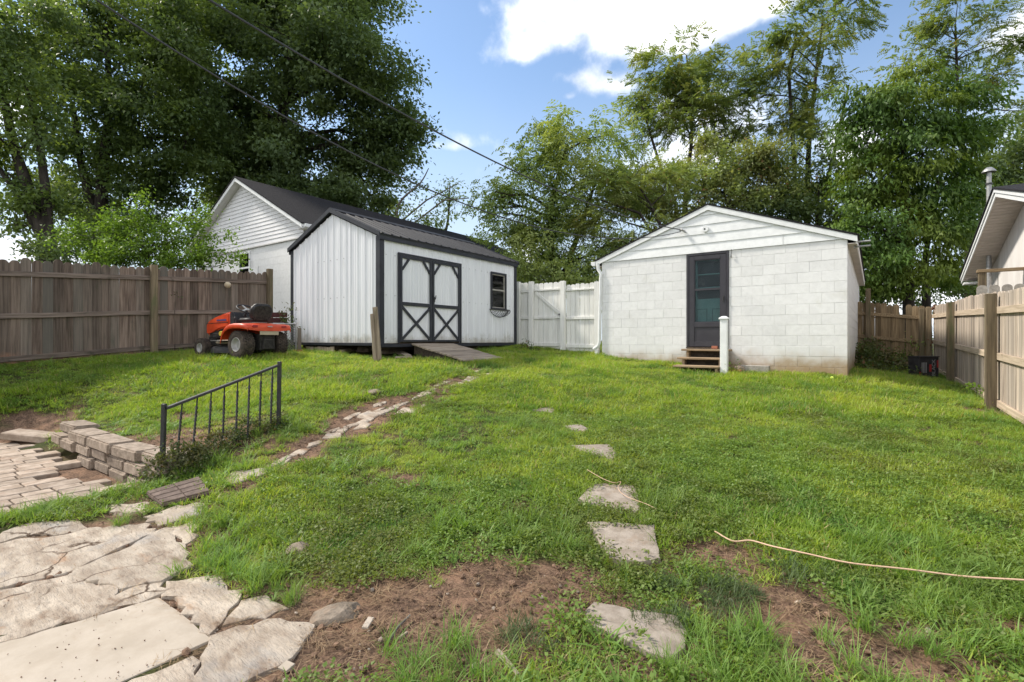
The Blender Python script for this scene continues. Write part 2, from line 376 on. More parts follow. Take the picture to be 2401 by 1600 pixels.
M_rubber = surf('muddy_rubber', (.030, .025, .022), (.085, .066, .052), 16., .9, .4, 60., rnd=.1, stain=(.15, .11, .085), stain_scale=9., stain_lo=.55)
M_rim = surf('dusty_rim', (.33, .32, .31), (.45, .44, .43), 9., .5, .05, 30., rnd=.05, metallic=.3)
M_orange = surf('orange_bodywork', (.48, .045, .010), (.60, .068, .016), 5., .42, .04, 20., rnd=.02, spec=.5, stain=(.30, .10, .05), stain_scale=7., stain_lo=.66)
M_black_plastic = surf('black_plastic', (.022, .022, .024), (.04, .039, .041), 12., .55, .08, 60., rnd=.05)
M_engine = surf('grimy_engine', (.015, .014, .013), (.05, .045, .04), 20., .8, .4, 50., rnd=.2)
M_red_lens = plain('red_lens', (.30, .012, .012), .3)
M_yellow = plain('yellow_cap', (.55, .40, .05), .5)
M_blue_ink = plain('blue_print', (.05, .045, .16), .5)
M_plate = plain('pale_plate', (.40, .33, .24), .6)
M_maroon = surf('maroon_board', (.045, .014, .013), (.075, .024, .022), (3., 20., 20.), .75, .2, 40., rnd=.15)
M_flag = surf('limestone_flag', (.35, .28, .215), (.54, .46, .37), (5., 11., 5.), .9, 1.0, (11., 34., 14.), rnd=.12, dist=.03, stain=(.19, .12, .075), stain_scale=(2.6, 6., 3.), stain_lo=.55, world=True)
M_flag and crackle('limestone_flag')
M_slab = surf('smooth_slab', (.36, .305, .24), (.435, .375, .305), 5., .9, .25, 55., rnd=.03, dist=.004, stain=(.31, .235, .165), stain_scale=(2.2, 4., 2.), stain_lo=.52, world=True)
M_step = surf('concrete_stepping_stone', (.22, .18, .14), (.335, .285, .235), 13., .92, .6, 70., rnd=.08, dist=.006, stain=(.28, .21, .15), stain_scale=7., stain_lo=.58)
M_block = surf('retaining_block', (.21, .165, .125), (.36, .29, .23), 16., .92, .8, 55., rnd=.16, dist=.012, stain=(.14, .12, .085), stain_scale=5., stain_lo=.58)
M_paver = surf('tan_paver', (.26, .20, .15), (.42, .34, .27), 9., .92, .5, 70., rnd=.15, dist=.005, stain=(.26, .155, .10), stain_scale=4., stain_lo=.56)
M_rock = surf('rough_rock', (.17, .135, .10), (.32, .26, .20), 11., .92, .9, 30., rnd=.2, dist=.02, stain=(.30, .17, .10), stain_scale=6., stain_lo=.58)
M_cinder = surf('grey_cinder_block', (.27, .25, .22), (.40, .37, .33), 20., .95, .7, 70., rnd=.1, dist=.006)
M_redbrick = surf('red_brick', (.26, .09, .055), (.36, .14, .09), 20., .9, .4, 60., rnd=.1)
M_mat = surf('brown_rubber_tile', (.085, .06, .048), (.15, .11, .09), 18., .85, .4, 60., rnd=.05, stain=(.24, .18, .14), stain_scale=6., stain_lo=.58)
M_wire = plain('salmon_cable', (.60, .40, .27), .6)
M_cable = plain('grey_service_cable', (.055, .055, .06), .6)
M_carton = surf('black_carton', (.025, .024, .027), (.045, .042, .046), 8., .55, .1, 30., rnd=.05)
M_print_red = plain('red_print', (.42, .035, .03), .6)
M_print_white = plain('white_print', (.36, .36, .36), .6)
M_ball = plain('lime_ball', (.55, .68, .10), .8)
M_gourd = surf('cream_gourd', (.45, .37, .25), (.58, .50, .37), 20., .8, .3, 40., rnd=.05)
M_bark = surf('grey_brown_bark', (.022, .018, .015), (.062, .052, .043), (9., 9., 2.), .95, .9, (16., 16., 3.), rnd=.15, dist=.03, world=True)
M_bark_pale = surf('pale_bark', (.09, .08, .065), (.20, .18, .15), (9., 9., 2.), .95, .8, (16., 16., 3.), rnd=.15, dist=.03, world=True)

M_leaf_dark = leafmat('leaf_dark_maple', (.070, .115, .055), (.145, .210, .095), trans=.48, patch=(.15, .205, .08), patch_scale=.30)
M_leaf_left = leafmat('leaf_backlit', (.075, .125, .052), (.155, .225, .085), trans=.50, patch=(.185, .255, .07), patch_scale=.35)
M_leaf_walnut = leafmat('leaf_walnut', (0.175, 0.259, 0.087), (0.315, 0.406, 0.147), trans=.44, patch=(0.350, 0.399, 0.140), patch_scale=.5)
M_leaf_locust = leafmat('leaf_locust', (0.131, 0.200, 0.073), (0.256, 0.331, 0.119), trans=.42, patch=(0.269, 0.294, 0.112), patch_scale=.6, dead=((0.325, 0.213, 0.100), .94))
M_leaf_brown = leafmat('leaf_browned', (0.137, 0.202, 0.072), (0.267, 0.332, 0.117), trans=.42, patch=(0.260, 0.260, 0.111), patch_scale=.55, dead=((0.312, 0.182, 0.091), .93))
M_leaf_lush = leafmat('leaf_drooping', (0.044, 0.099, 0.024), (0.130, 0.225, 0.047), trans=.36, patch=(0.205, 0.269, 0.047), patch_scale=.40)
M_leaf_bright = leafmat('leaf_bright_shrub', (.095, .185, .028), (.19, .30, .05), trans=.46, patch=(.085, .155, .03), patch_scale=1.3)
M_leaf_weed = leafmat('leaf_weed', (0.049, 0.085, 0.026), (0.106, 0.155, 0.049), trans=.35, patch=(0.122, 0.106, 0.049), patch_scale=2.2, dead=((0.211, 0.122, 0.065), .90))
M_leaf_vine = leafmat('leaf_rusty_vine', (.10, .030, .012), (.20, .075, .025), trans=.35)
M_grass = leafmat('grass_blades', (0.171, 0.275, 0.033), (0.330, 0.451, 0.072), trans=.45, patch=(0.385, 0.462, 0.083), patch_scale=.55, dead=((0.440, 0.352, 0.176), .945), cool=(0.116, 0.237, 0.055))
M_crab = leafmat('crabgrass_blades', (0.127, 0.244, 0.046), (0.253, 0.390, 0.095), trans=.42, patch=(0.178, 0.263, 0.062), patch_scale=.8)
M_clover = leafmat('clover_leaves', (0.106, 0.201, 0.037), (0.225, 0.319, 0.071), trans=.38, patch=(0.154, 0.177, 0.053), patch_scale=.9)
M_fescue = leafmat('dark_fescue', (.060, .100, .035), (.12, .165, .065), trans=.3)
M_straw = leafmat('dry_straw', (.17, .105, .060), (.38, .27, .16), trans=.2)

def ground_material():
    m, nt, N, L, b = _base('yard_soil')
    geo = N.new('ShaderNodeNewGeometry'); P = geo.outputs['Position']
    at_ = N.new('ShaderNodeAttribute'); at_.attribute_name = 'soil'
    fine = _noise(N, L, P, 55., 8, .72); mid = _noise(N, L, P, 7., 6, .62); big = _noise(N, L, P, 1.1, 4)
    soil = _mixc(N, L, _ramp(N, L, fine, .35, .66), (.070, .043, .029), (.270, .172, .116))
    soil = _mixc(N, L, _ramp(N, L, mid, .48, .66, 0, .65), soil, (.32, .195, .125))
    soil = _mixc(N, L, _ramp(N, L, mid, .50, .34, 0, .55), soil, (.065, .043, .031))
    under = _mixc(N, L, _ramp(N, L, fine, .35, .7), (.030, .038, .012), (.075, .085, .024))
    under = _mixc(N, L, _ramp(N, L, big, .45, .65, 0, .6), under, (.085, .075, .03))
    far = _mixc(N, L, _ramp(N, L, at_.outputs['Fac'], .25, .75), under, soil)
    L.new(far, b.inputs['Base Color']); b.inputs['Roughness'].default_value = .95; b.inputs['Specular IOR Level'].default_value = .15
    bp = N.new('ShaderNodeBump'); bp.inputs['Strength'].default_value = .9; bp.inputs['Distance'].default_value = .02
    L.new(fine, bp.inputs['Height']); L.new(bp.outputs[0], b.inputs['Normal'])
    return m
M_ground = ground_material()

# ------------------------------------------------------------------ mesh building
BASE = {}
def tag(o, label=None, cat=None, group=None, kind=None):
    for k, x in (('label', label), ('category', cat), ('group', group), ('kind', kind)):
        if x: o[k] = x
    return o
def thing(name, base, label, cat, group=None, kind=None, rz=0.):
    """Empty at the thing's base; its parts are given in world coordinates (or local ones when it is turned)."""
    o = bpy.data.objects.new(name, None); COL.objects.link(o)
    o.location = base; o.empty_display_size = .1
    o.rotation_euler = (0, 0, rz)
    BASE[o.name] = Vector(base) if rz == 0 else Vector((0, 0, 0))
    return tag(o, label, cat, group, kind)
class MB:
    def __init__(s): s.v = []; s.f = []
    def add(s, vs, fs):
        n = len(s.v); s.v += [tuple(p) for p in vs]; s.f += [tuple(i + n for i in f) for f in fs]; return s
    def box(s, lo, hi):
        x0, y0, z0 = lo; x1, y1, z1 = hi
        return s.add([(x0, y0, z0), (x1, y0, z0), (x1, y1, z0), (x0, y1, z0), (x0, y0, z1), (x1, y0, z1), (x1, y1, z1), (x0, y1, z1)],
                     [(0, 3, 2, 1), (4, 5, 6, 7), (0, 1, 5, 4), (1, 2, 6, 5), (2, 3, 7, 6), (3, 0, 4, 7)])
    def obox(s, c, size, M=None):
        h = [x / 2 for x in size]; vs = []
        for z in (-1, 1):
            for x, y in ((-1, -1), (1, -1), (1, 1), (-1, 1)):
                p = Vector((x * h[0], y * h[1], z * h[2])); p = (M @ p) if M else p
                vs.append(p + Vector(c))
        return s.add(vs, [(0, 3, 2, 1), (4, 5, 6, 7), (0, 1, 5, 4), (1, 2, 6, 5), (2, 3, 7, 6), (3, 0, 4, 7)])
    def bar(s, a, b, w, t, up=(0, 0, 1)):
        """Rectangular bar from a to b: w across, t along 'up'."""
        a = Vector(a); b = Vector(b); d = (b - a); l = d.length; d.normalize()
        x = d.cross(Vector(up)).normalized(); y = x.cross(d).normalized()
        M = Matrix((x, d, y)).transposed()
        return s.obox((a + b) / 2, (w, l, t), M)
    def prism(s, poly, off):
        """Polygon (3-D points) extruded by the vector off."""
        n = len(poly); off = Vector(off)
        vs = [Vector(p) for p in poly] + [Vector(p) + off for p in poly]
        return s.add(vs, [tuple(range(n - 1, -1, -1)), tuple(range(n, 2 * n))] + [(i, (i + 1) % n, n + (i + 1) % n, n + i) for i in range(n)])
    def tube(s, pts, r, n=8, cap=True):
        pts = [Vector(p) for p in pts]; rs = r if isinstance(r, (list, tuple)) else [r] * len(pts)
        vs = []; up = None
        for i, p in enumerate(pts):
            d = (pts[min(i + 1, len(pts) - 1)] - pts[max(i - 1, 0)]).normalized()
            if up is None: up = Vector((0, 0, 1)) if abs(d.z) < .9 else Vector((1, 0, 0))
            x = d.cross(up).normalized(); up = x.cross(d).normalized()
            for k in range(n):
                a = 2 * math.pi * k / n
                vs.append(p + (x * math.cos(a) + up * math.sin(a)) * rs[i])
        fs = [(i * n + k, i * n + (k + 1) % n, (i + 1) * n + (k + 1) % n, (i + 1) * n + k) for i in range(len(pts) - 1) for k in range(n)]
        if cap: fs += [tuple(range(n - 1, -1, -1)), tuple(range((len(pts) - 1) * n, len(pts) * n))]
        return s.add(vs, fs)
    def lathe(s, prof, c, axis='z', n=24):
        """Profile [(r, t)] spun round an axis through c."""
        vs = []
        for r, t in prof:
            for k in range(n):
                a = 2 * math.pi * k / n; p, q = r * math.cos(a), r * math.sin(a)
                vs.append(Vector(c) + Vector({'z': (p, q, t), 'x': (t, p, q), 'y': (p, t, q)}[axis]))
        m = len(prof)
        fs = [(i * n + k, i * n + (k + 1) % n, (i + 1) * n + (k + 1) % n, (i + 1) * n + k) for i in range(m - 1) for k in range(n)]
        return s.add(vs, fs)
    def mesh(s, name, off=(0, 0, 0), bevel=0., smooth=False, seg=1):
        me = bpy.data.meshes.new(name)
        ox, oy, oz = off
        me.from_pydata([(x - ox, y - oy, z - oz) for x, y, z in s.v], [], s.f)
        bm = bmesh.new(); bm.from_mesh(me)
        bmesh.ops.recalc_face_normals(bm, faces=bm.faces)
        if bevel:
            es = [e for e in bm.edges if len(e.link_faces) == 2 and e.calc_face_angle(0) > .5]
            bmesh.ops.bevel(bm, geom=es, offset=bevel, segments=seg, affect='EDGES', clamp_overlap=True)
        bm.to_mesh(me); bm.free()
        if smooth:
            me.polygons.foreach_set('use_smooth', [True] * len(me.polygons))
            me.set_sharp_from_angle(angle=math.radians(smooth if smooth > 1 else 40))
        return me
def put(name, me, mat, parent=None, loc=(0, 0, 0), rot=None):
    o = bpy.data.objects.new(name, me); COL.objects.link(o)
    if mat and not me.materials: me.materials.append(mat)
    if parent: o.parent = parent; BASE[o.name] = BASE.get(parent.name, Vector((0, 0, 0)))
    o.location = loc
    if rot is not None: o.rotation_euler = rot
    return o
def part(name, mb, mat, parent, bevel=0., smooth=False, seg=1):
    return put(name, mb.mesh(name, BASE[parent.name], bevel, smooth, seg), mat, parent)
def solo(name, mb, mat, base, label=None, cat=None, group=None, kind=None, bevel=0., smooth=False, seg=1):
    o = put(name, mb.mesh(name, base, bevel, smooth, seg), mat, None, base)
    BASE[o.name] = Vector(base)
    return tag(o, label, cat, group, kind)
def fast(name, V, F, mat, parent=None, loc=(0, 0, 0), rnd=None, smooth=False):
    """Mesh from numpy arrays: V (n,3), F (m,k)."""
    V = np.ascontiguousarray(V, np.float32); F = np.ascontiguousarray(F, np.int32)
    me = bpy.data.meshes.new(name); m, k = F.shape
    me.vertices.add(len(V)); me.vertices.foreach_set('co', V.ravel())
    me.loops.add(m * k); me.loops.foreach_set('vertex_index', F.ravel())
    me.polygons.add(m); me.polygons.foreach_set('loop_start', np.arange(0, m * k, k, dtype=np.int32))
    if rnd is not None:
        a = me.attributes.new('rnd', 'FLOAT', 'POINT'); a.data.foreach_set('value', np.ascontiguousarray(rnd, np.float32))
    me.update(calc_edges=True)
    if smooth: me.polygons.foreach_set('use_smooth', np.ones(m, bool))
    o = put(name, me, mat, parent, loc)
    return o

# ------------------------------------------------------------------ ground
SOIL = []        # bare patches: photo point on the ground, half-sizes in metres (across, along the view), strength
for px, py, rx, rz_, s in [(1000, 1480, .95, .42, 1.6), (1240, 1400, .60, .44, 1.6), (760, 1550, .60, .26, 1.5), (1180, 1240, .30, .22, .7), (1330, 1500, .35, .35, 1.0),
                           (1430, 1190, .3, .14, 1.1), (1650, 1290, .38, .20, 1.4), (1850, 1400, .30, .26, .8), (1790, 1420, .38, .24, 1.3), (2040, 1500, .40, .22, 1.1), (2250, 1560, .6, .2, 1.1), (1920, 1560, .4, .12, 1.2),
                           (820, 990, .30, .75, 1.3), (900, 955, .32, .8, 1.3), (720, 1040, .24, .5, 1.0), (560, 1140, .25, .25, .9), (1030, 915, .3, .7, .9), (480, 1190, .3, .2, .9), (330, 1190, .5, .2, .7), (300, 1290, .7, .4, 1.2),
                           (430, 975, .45, .3, .75), (310, 920, .3, .3, .6), (60, 1010, .7, .45, 1.1), (850, 880, .8, .3, .9), (1000, 880, .6, .3, .6), (2230, 1040, .35, .4, .7), (2090, 905, .7, .5, .5), (2330, 970, .5, .5, .9),
                           (1540, 1560, .35, .2, .9), (500, 860, .8, .5, .5), (1900, 920, .8, .4, .5), (1950, 1240, .4, .3, .5), (140, 1130, 2.0, .9, 1.4), (2150, 1330, .3, .2, .5),
                           (1075, 893, .28, .6, .8), (1130, 872, .25, .6, .6), (960, 930, .26, .6, 1.0), (680, 1075, .22, .4, 1.0), (200, 1330, .7, .4, 1.4), (420, 1420, .4, .25, 1.3), (250, 1250, .6, .25, 1.2), (760, 1460, .35, .2, 1.3), (1120, 1340, .4, .22, .9), (900, 1420, .5, .25, 1.4),
                           (1330, 1215, .2, .12, 1.2), (1560, 1330, .35, .14, 1.0), (2120, 1470, .35, .12, 1.1), (1700, 1500, .3, .10, 1.0), (1450, 1560, .25, .12, 1.0), (2330, 1480, .3, .12, .9), (1720, 1330, .25, .12, 1.0), (2200, 1180, .35, .25, .55), (1800, 1160, .3, .2, .45), (1250, 1330, .3, .2, 1.2), (1700, 1130, .3, .2, .4), (950, 1120, .3, .25, .5), (1240, 1190, .3, .2, .7)]:
    p = at(px, py); SOIL.append((p.x, p.y, rx, rz_, s))
def soil_mask(u, v):
    X = u * CA + v * SA; Z = -u * SA + v * CA
    s = np.zeros_like(X)
    for a, b, rx, rz_, k in SOIL:
        x0 = a * CA + b * SA; z0 = -a * SA + b * CA
        s = np.maximum(s, k * np.exp(-(((X - x0) / rx) ** 2 + ((Z - z0) / rz_) ** 2)))
    return np.clip(s + 1.25 * fbm(u * 1.9, v * 1.9, 4) + .75 * fbm(u * 8, v * 8, 3) - .03, 0, 1)

def axis_lines(lo, hi, c, d0, grow):
    a = [c]; d = d0
    while a[-1] < hi: a.append(a[-1] + d); d *= grow if abs(a[-1] - c) > 3.2 else 1
    b = [c]; d = d0
    while b[-1] > lo: b.append(b[-1] - d); d *= grow if abs(b[-1] - c) > 3.2 else 1
    return np.array(sorted(set(b[1:] + a)))
def make_ground():
    Xs = axis_lines(-700, 700, 0, .05, 1.055)
    Zs = axis_lines(-250, 900, 3.4, .04, 1.055)
    X, Z = np.meshgrid(Xs, Zs)
    U = X * CA - Z * SA; V = X * SA + Z * CA
    s = soil_mask(U, V)
    h = G(U, V)
    near = sst(14, 9, Z)
    h = h + near * s * (.020 * fbm(U * 13, V * 13, 3) + .012 * fbm(U * 34, V * 34, 2) - .012)
    vs = np.stack([U, V, h], -1).reshape(-1, 3)
    ny, nx = X.shape; idx = np.arange(nx * ny).reshape(ny, nx)
    F = np.stack([idx[:-1, :-1], idx[:-1, 1:], idx[1:, 1:], idx[1:, :-1]], -1).reshape(-1, 4)
    o = fast('ground', vs, F, M_ground, smooth=True)
    a = o.data.attributes.new('soil', 'FLOAT', 'POINT'); a.data.foreach_set('value', s.ravel().astype(np.float32))
    return tag(o, 'sloping backyard lawn with bare brown soil patches', kind='structure')
make_ground()

def Hh(h): return EYE + h
# ------------------------------------------------------------------ ribbed sheet: walls and roof panels
def ribbed(mb, P0, P1, bot, top, nrm, pitch=.229, major=.019, minor=.005, phase=.06):
    """Sheet from P0 to P1 (horizontal run); bot/top: functions of the run distance -> Vector offset from the run; ribs stand out along nrm."""
    P0 = Vector(P0); P1 = Vector(P1); run = P1 - P0; L = run.length; run.normalize(); nrm = Vector(nrm)
    s = [(0, 0)]; x = phase
    while x < L + .2:
        for ds, o in ((-.030, 0), (-.012, major), (.012, major), (.030, 0), (.062, 0), (.070, minor), (.084, minor), (.092, 0), (.138, 0), (.146, minor), (.160, minor), (.168, 0)):
            if 0 < x + ds < L: s.append((x + ds, o))
        x += pitch
    s.append((L, 0)); s.sort()
    vs = []
    for d, o in s:
        b = P0 + run * d + nrm * o
        vs += [b + bot(d), b + top(d)]
    mb.add(vs, [(2 * i, 2 * i + 2, 2 * i + 3, 2 * i + 1) for i in range(len(s) - 1)])
    return mb

# ------------------------------------------------------------------ ribbed metal shed
uS, vS, Ws, Ls = -7.8083, 6.4843, 3.0532, 4.5725
uW, vE = uS - Ws, vS + Ls
zB, zT, zP = Hh(-.0628), Hh(2.0545), Hh(2.7121)
uC = uS - Ws / 2; sl = (zP - zT) / (Ws / 2)
shed = thing('metal_shed', (uC, vS, gz(uS, vS)), 'white ribbed metal shed with charcoal trim and crossed double doors', 'shed')
Zv = Vector((0, 0, 1))
def gtop(u): return zT + sl * (Ws / 2 - abs(u - uC)) - .05
edges = [uW + i * Ws / 3 for i in range(4)]
for a, b in zip(edges[:-1], edges[1:]):
    if a < uC < b:
        mb = MB(); ribbed(mb, (a, vS, 0), (uC, vS, 0), lambda d: Zv * zB, lambda d, a=a: Zv * gtop(a + d), (0, -1, 0), phase=.11)
        ribbed(mb, (uC, vS, 0), (b, vS, 0), lambda d: Zv * zB, lambda d: Zv * gtop(uC + d), (0, -1, 0), phase=.04)
    else:
        mb = ribbed(MB(), (a, vS, 0), (b, vS, 0), lambda d: Zv * zB, lambda d, a=a: Zv * gtop(a + d), (0, -1, 0), phase=.11)
    part('wall_panel', mb, M_shed, shed)
vD0, vD1, zD0, zD1 = 6.97, 8.79, Hh(-.035), Hh(1.725)
vN0, vN1, zN0, zN1 = 9.97, 10.57, Hh(.79), Hh(1.69)
wt = zT - .03
def sidepanel(v0, v1, z0=zB, z1=wt):
    return ribbed(MB(), (uS, v0, 0), (uS, v1, 0), lambda d: Zv * z0, lambda d: Zv * z1, (1, 0, 0), phase=.09, major=.013)
for v0, v1, z0, z1 in [(vS, vD0, zB, wt), (vD0, vD1, zD1, wt), (vD1, vN0, zB, wt), (vN0, vN1, zN1, wt), (vN0, vN1, zB, zN0), (vN1, vE, zB, wt)]:
    part('wall_panel', sidepanel(v0, v1, z0, z1), M_shed, shed)
mb = MB(); mb.add([(uW, vS, zB), (uW, vE, zB), (uW, vE, wt), (uW, vS, wt)], [(0, 1, 2, 3)])
mb.add([(uW, vE, zB), (uS, vE, zB), (uS, vE, wt), (uC, vE, zP - .05), (uW, vE, wt)], [(0, 1, 2, 3, 4)])
part('back_wall', mb, M_shed, shed)
part('floor', MB().box((uW + .02, vS + .03, zB - .02), (uS - .02, vE - .02, zB + .02)), M_dark_wood, shed)
for du in (.25, 1.45, 2.65):
    part('floor_skid', MB().box((uW + du, vS + .12, zB - .15), (uW + du + .12, vE - .1, zB - .022)), M_dark_wood, shed)
part('base_trim', MB().box((uW - .03, vS - .028, zB - .05), (uS + .03, vS - .004, zB + .012)), M_trim, shed, .004)
part('base_trim', MB().box((uS + .004, vS + .01, zB - .08), (uS + .026, vE + .02, zB - .012)), M_trim, shed, .004)
for (u0, v0, su, sv) in ((uS, vS, 1, -1), (uW, vS, -1, -1), (uS, vE, 1, 1)):
    mb = MB(); a = .022
    ua, ub = sorted((u0 + su * a, u0 - su * .092)); va, vb = sorted((v0 + sv * a, v0 + sv * (a - .006)))
    mb.box((ua, va, zB - .05), (ub, vb, zT - .02))
    ua, ub = sorted((u0 + su * a, u0 + su * (a - .006))); va, vb = sorted((v0 + sv * (a - .008), v0 - sv * .092))
    mb.box((ua, va, zB - .05), (ub, vb, zT - .02))
    part('corner_trim', mb, M_trim, shed)
oh = .07                       # roof overhang
for s in (-1, 1):
    e = Vector((uC + s * (Ws / 2 + oh), 0, zT - sl * oh + .045)); r = Vector((uC, 0, zP + .045)); d = (r - e)
    n = Vector((s * sl, 0, 1)).normalized()
    nb = 5
    for i in range(nb):
        y0 = vS - .06 + (vE - vS + .12) * i / nb; y1 = vS - .06 + (vE - vS + .12) * (i + 1) / nb
        mb = ribbed(MB(), (0, y0, 0), (0, y1, 0), lambda q, e=e: e, lambda q, r=r: r, n, phase=.07, major=.02)
        part('roof_panel', mb, M_roof_metal, shed)
    mb = MB()                 # sheathing under the panels
    mb.prism([Vector((e.x, vS - .05, e.z)) - n * .008, Vector((r.x, vS - .05, r.z)) - n * .008, Vector((r.x, vS - .05, r.z)) - n * .05, Vector((e.x, vS - .05, e.z)) - n * .05], (0, vE - vS + .1, 0))
    part('roof_deck', mb, M_trim, shed)
    for y in (vS - .075, vE + .05):
        mb = MB().prism([Vector((e.x, y, e.z + .028)), Vector((r.x, y, r.z + .028)), Vector((r.x, y, r.z - .062)), Vector((e.x, y, e.z - .062))], (0, .022, 0))
        part('rake_trim', mb, M_trim, shed)
    x0, x1 = sorted((uC + s * (Ws / 2 + .03), uC + s * (Ws / 2 + .052)))
    part('eave_trim', MB().box((x0, vS - .045, zT - .10), (x1, vE + .045, zT - .002)), M_trim, shed)
mb = MB(); y0, y1 = vS - .07, vE + .07
mb.prism([(uC - .15, y0, zP - .15 * sl + .075), (uC, y0, zP + .088), (uC + .15, y0, zP - .15 * sl + .075), (uC + .15, y0, zP - .15 * sl + .067), (uC, y0, zP + .078), (uC - .15, y0, zP - .15 * sl + .067)], (0, y1 - y0, 0))
part('ridge_cap', mb, M_roof_metal, shed)
scw = MB()
for z in (zB + .10, zB + .95, zB + 1.75):
    for i in range(14):
        x = uW + .07 + i * .229
        if x < uS - .05 and z < gtop(x): scw.obox((x + .03, vS - .006, z), (.014, .008, .014))
    for i in range(20):
        y = vS + .12 + i * .229
        if vD0 - .06 < y < vD1 + .06 or vN0 - .05 < y < vN1 + .05: continue
        scw.obox((uS + .006, y + .03, z), (.008, .014, .014))
o = part('screws', scw, M_grey_metal, shed); o['kind'] = 'stuff'
# double doors
vm = (vD0 + vD1) / 2
xo = uS + .016
def ubar(mb, a, b, w, x=xo + .004, t=.022):
    """Board lying on the long wall from a=(v,z) to b=(v,z)."""
    return mb.bar((x + t / 2, a[0], a[1]), (x + t / 2, b[0], b[1]), w, t, (1, 0, 0))
for k, (a, b) in enumerate(((vD0, vm - .006), (vm + .006, vD1))):
    dr = part('door', ribbed(MB(), (uS + .002, a, 0), (uS + .002, b, 0), lambda q: Zv * zD0, lambda q: Zv * zD1, (1, 0, 0), phase=.10, major=.012), M_shed, shed)
    w = .060; z2 = zD0 + .775
    def sub(n, mb): part(n, mb, M_trim, dr)
    sub('stile', ubar(MB(), (a + w / 2, zD0), (a + w / 2, zD1 - w), w)); sub('stile', ubar(MB(), (b - w / 2, zD0), (b - w / 2, zD1 - w), w))
    sub('rail', ubar(MB(), (a, zD1 - w / 2), (b, zD1 - w / 2), w))
    sub('rail', ubar(MB(), (a + w, z2), (b - w, z2), w + .012)); sub('rail', ubar(MB(), (a + w, zD0 + .02), (b - w, zD0 + .02), .036))
    c = .235
    sub('corner_brace', ubar(MB(), (a + w, zD1 - w - c), (a + w + c * .8, zD1 - w), .046, xo + .002))
    sub('corner_brace', ubar(MB(), (b - w, zD1 - w - c), (b - w - c * .8, zD1 - w), .046, xo + .002))
    sub('cross_brace', ubar(MB(), (a + w * .8, z2 - .05), (b - w * .8, zD0 + .04), .050, xo))
    sub('cross_brace', ubar(MB(), (a + w * .8, zD0 + .04), (b - w * .8, z2 - .05), .050, xo + .003))
    if k == 1:
        hb = MB(); hb.box((xo + .026, vm + .03, zD0 + .86), (xo + .034, vm + .075, zD0 + .97)); hb.tube([(xo + .04, vm + .035, zD0 + .915), (xo + .07, vm + .05, zD0 + .92), (xo + .075, vm + .06, zD0 + 1.0)], .011, 6)
        part('handle', hb, M_black_metal, dr)
fr = part('door_frame', ubar(ubar(ubar(MB(), (vD0 - .03, zD0 - .03), (vD0 - .03, zD1 + .03), .034, xo), (vD1 + .03, zD0 - .03), (vD1 + .03, zD1 + .03), .034, xo), (vD0 - .045, zD1 + .026), (vD1 + .045, zD1 + .026), .034, xo + .001), M_trim, shed)
# window
win = part('window', ubar(ubar(ubar(ubar(MB(), (vN0, zN0), (vN0, zN1), .05), (vN1, zN0), (vN1, zN1), .05), (vN0 - .025, zN1), (vN1 + .025, zN1), .05, xo + .005), (vN0 - .025, zN0), (vN1 + .025, zN0), .05, xo + .005), M_trim, shed)
zm = (zN0 + zN1) / 2 + .03
sash = MB()
for a, b in (((vN0 + .045, zN0 + .03), (vN0 + .045, zN1 - .03)), ((vN1 - .045, zN0 + .03), (vN1 - .045, zN1 - .03))): ubar(sash, a, b, .022, uS - .004)
for z, w in ((zN1 - .036, .022), (zm, .034), (zN0 + .036, .022)): ubar(sash, (vN0 + .03, z), (vN1 - .03, z), w, uS - .003)
part('sash', sash, M_sash, win)
part('pane', MB().box((uS - .006, vN0 + .03, zm), (uS - .002, vN1 - .03, zN1 - .03)), M_glass, win)
part('pane', MB().box((uS + .001, vN0 + .03, zN0 + .03), (uS + .004, vN1 - .03, zm)), M_glass, win)
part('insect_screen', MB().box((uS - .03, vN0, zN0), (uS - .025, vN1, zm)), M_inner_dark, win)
# skirt boards closing the gap under the gable
x = on_v(717, 806, vS).x
for i in range(7):
    u0 = x + i * .148
    mb = MB().box((u0, vS - .002, gz(u0, vS) - .1), (u0 + .142, vS + .018, zB - .078 - .006 * (i % 3)))
    part('skirt_board', mb, M_plank_z, shed, .003)
# wire basket hung below the window
bk = thing('wire_basket', (uS + .03, 10.27, zN0 - .3), 'black half-moon wire planter basket hung under the shed window', 'planter basket')
v0, v1, zr = vN0 - .07, vN1 + .09, zN0 - .02
rim = MB(); n = 16
arc = [(uS + .03 + .20 * math.sin(math.pi * i / n), v0 + (v1 - v0) * (1 - math.cos(math.pi * i / n)) / 2, zr) for i in range(n + 1)]
rim.tube(arc, .008, 6); rim.tube([arc[0], arc[-1]], .008, 6)
part('rim', rim, M_black_metal, bk)
wr = MB()
for i in range(1, 12):
    t = i / 12; v = v0 + (v1 - v0) * t; o = .20 * math.sin(math.acos(1 - 2 * t)); dz = .19 * (math.sin(math.pi * t) ** .6)
    for sgn in (-1, 1):
        wr.tube([(uS + .03 + o * math.cos(q) * 1.0, v + sgn * .05 * math.sin(q * 2), zr - dz * math.sin(q)) for q in [j * math.pi / 2 / 6 for j in range(7)]], .0045, 5, False)
wr.tube([(uS + .035, v0 + (v1 - v0) * t, zr - .19 * (math.sin(math.pi * t) ** .6)) for t in [i / 14 for i in range(15)]], .007, 5)
part('wires', wr, M_black_metal, bk)

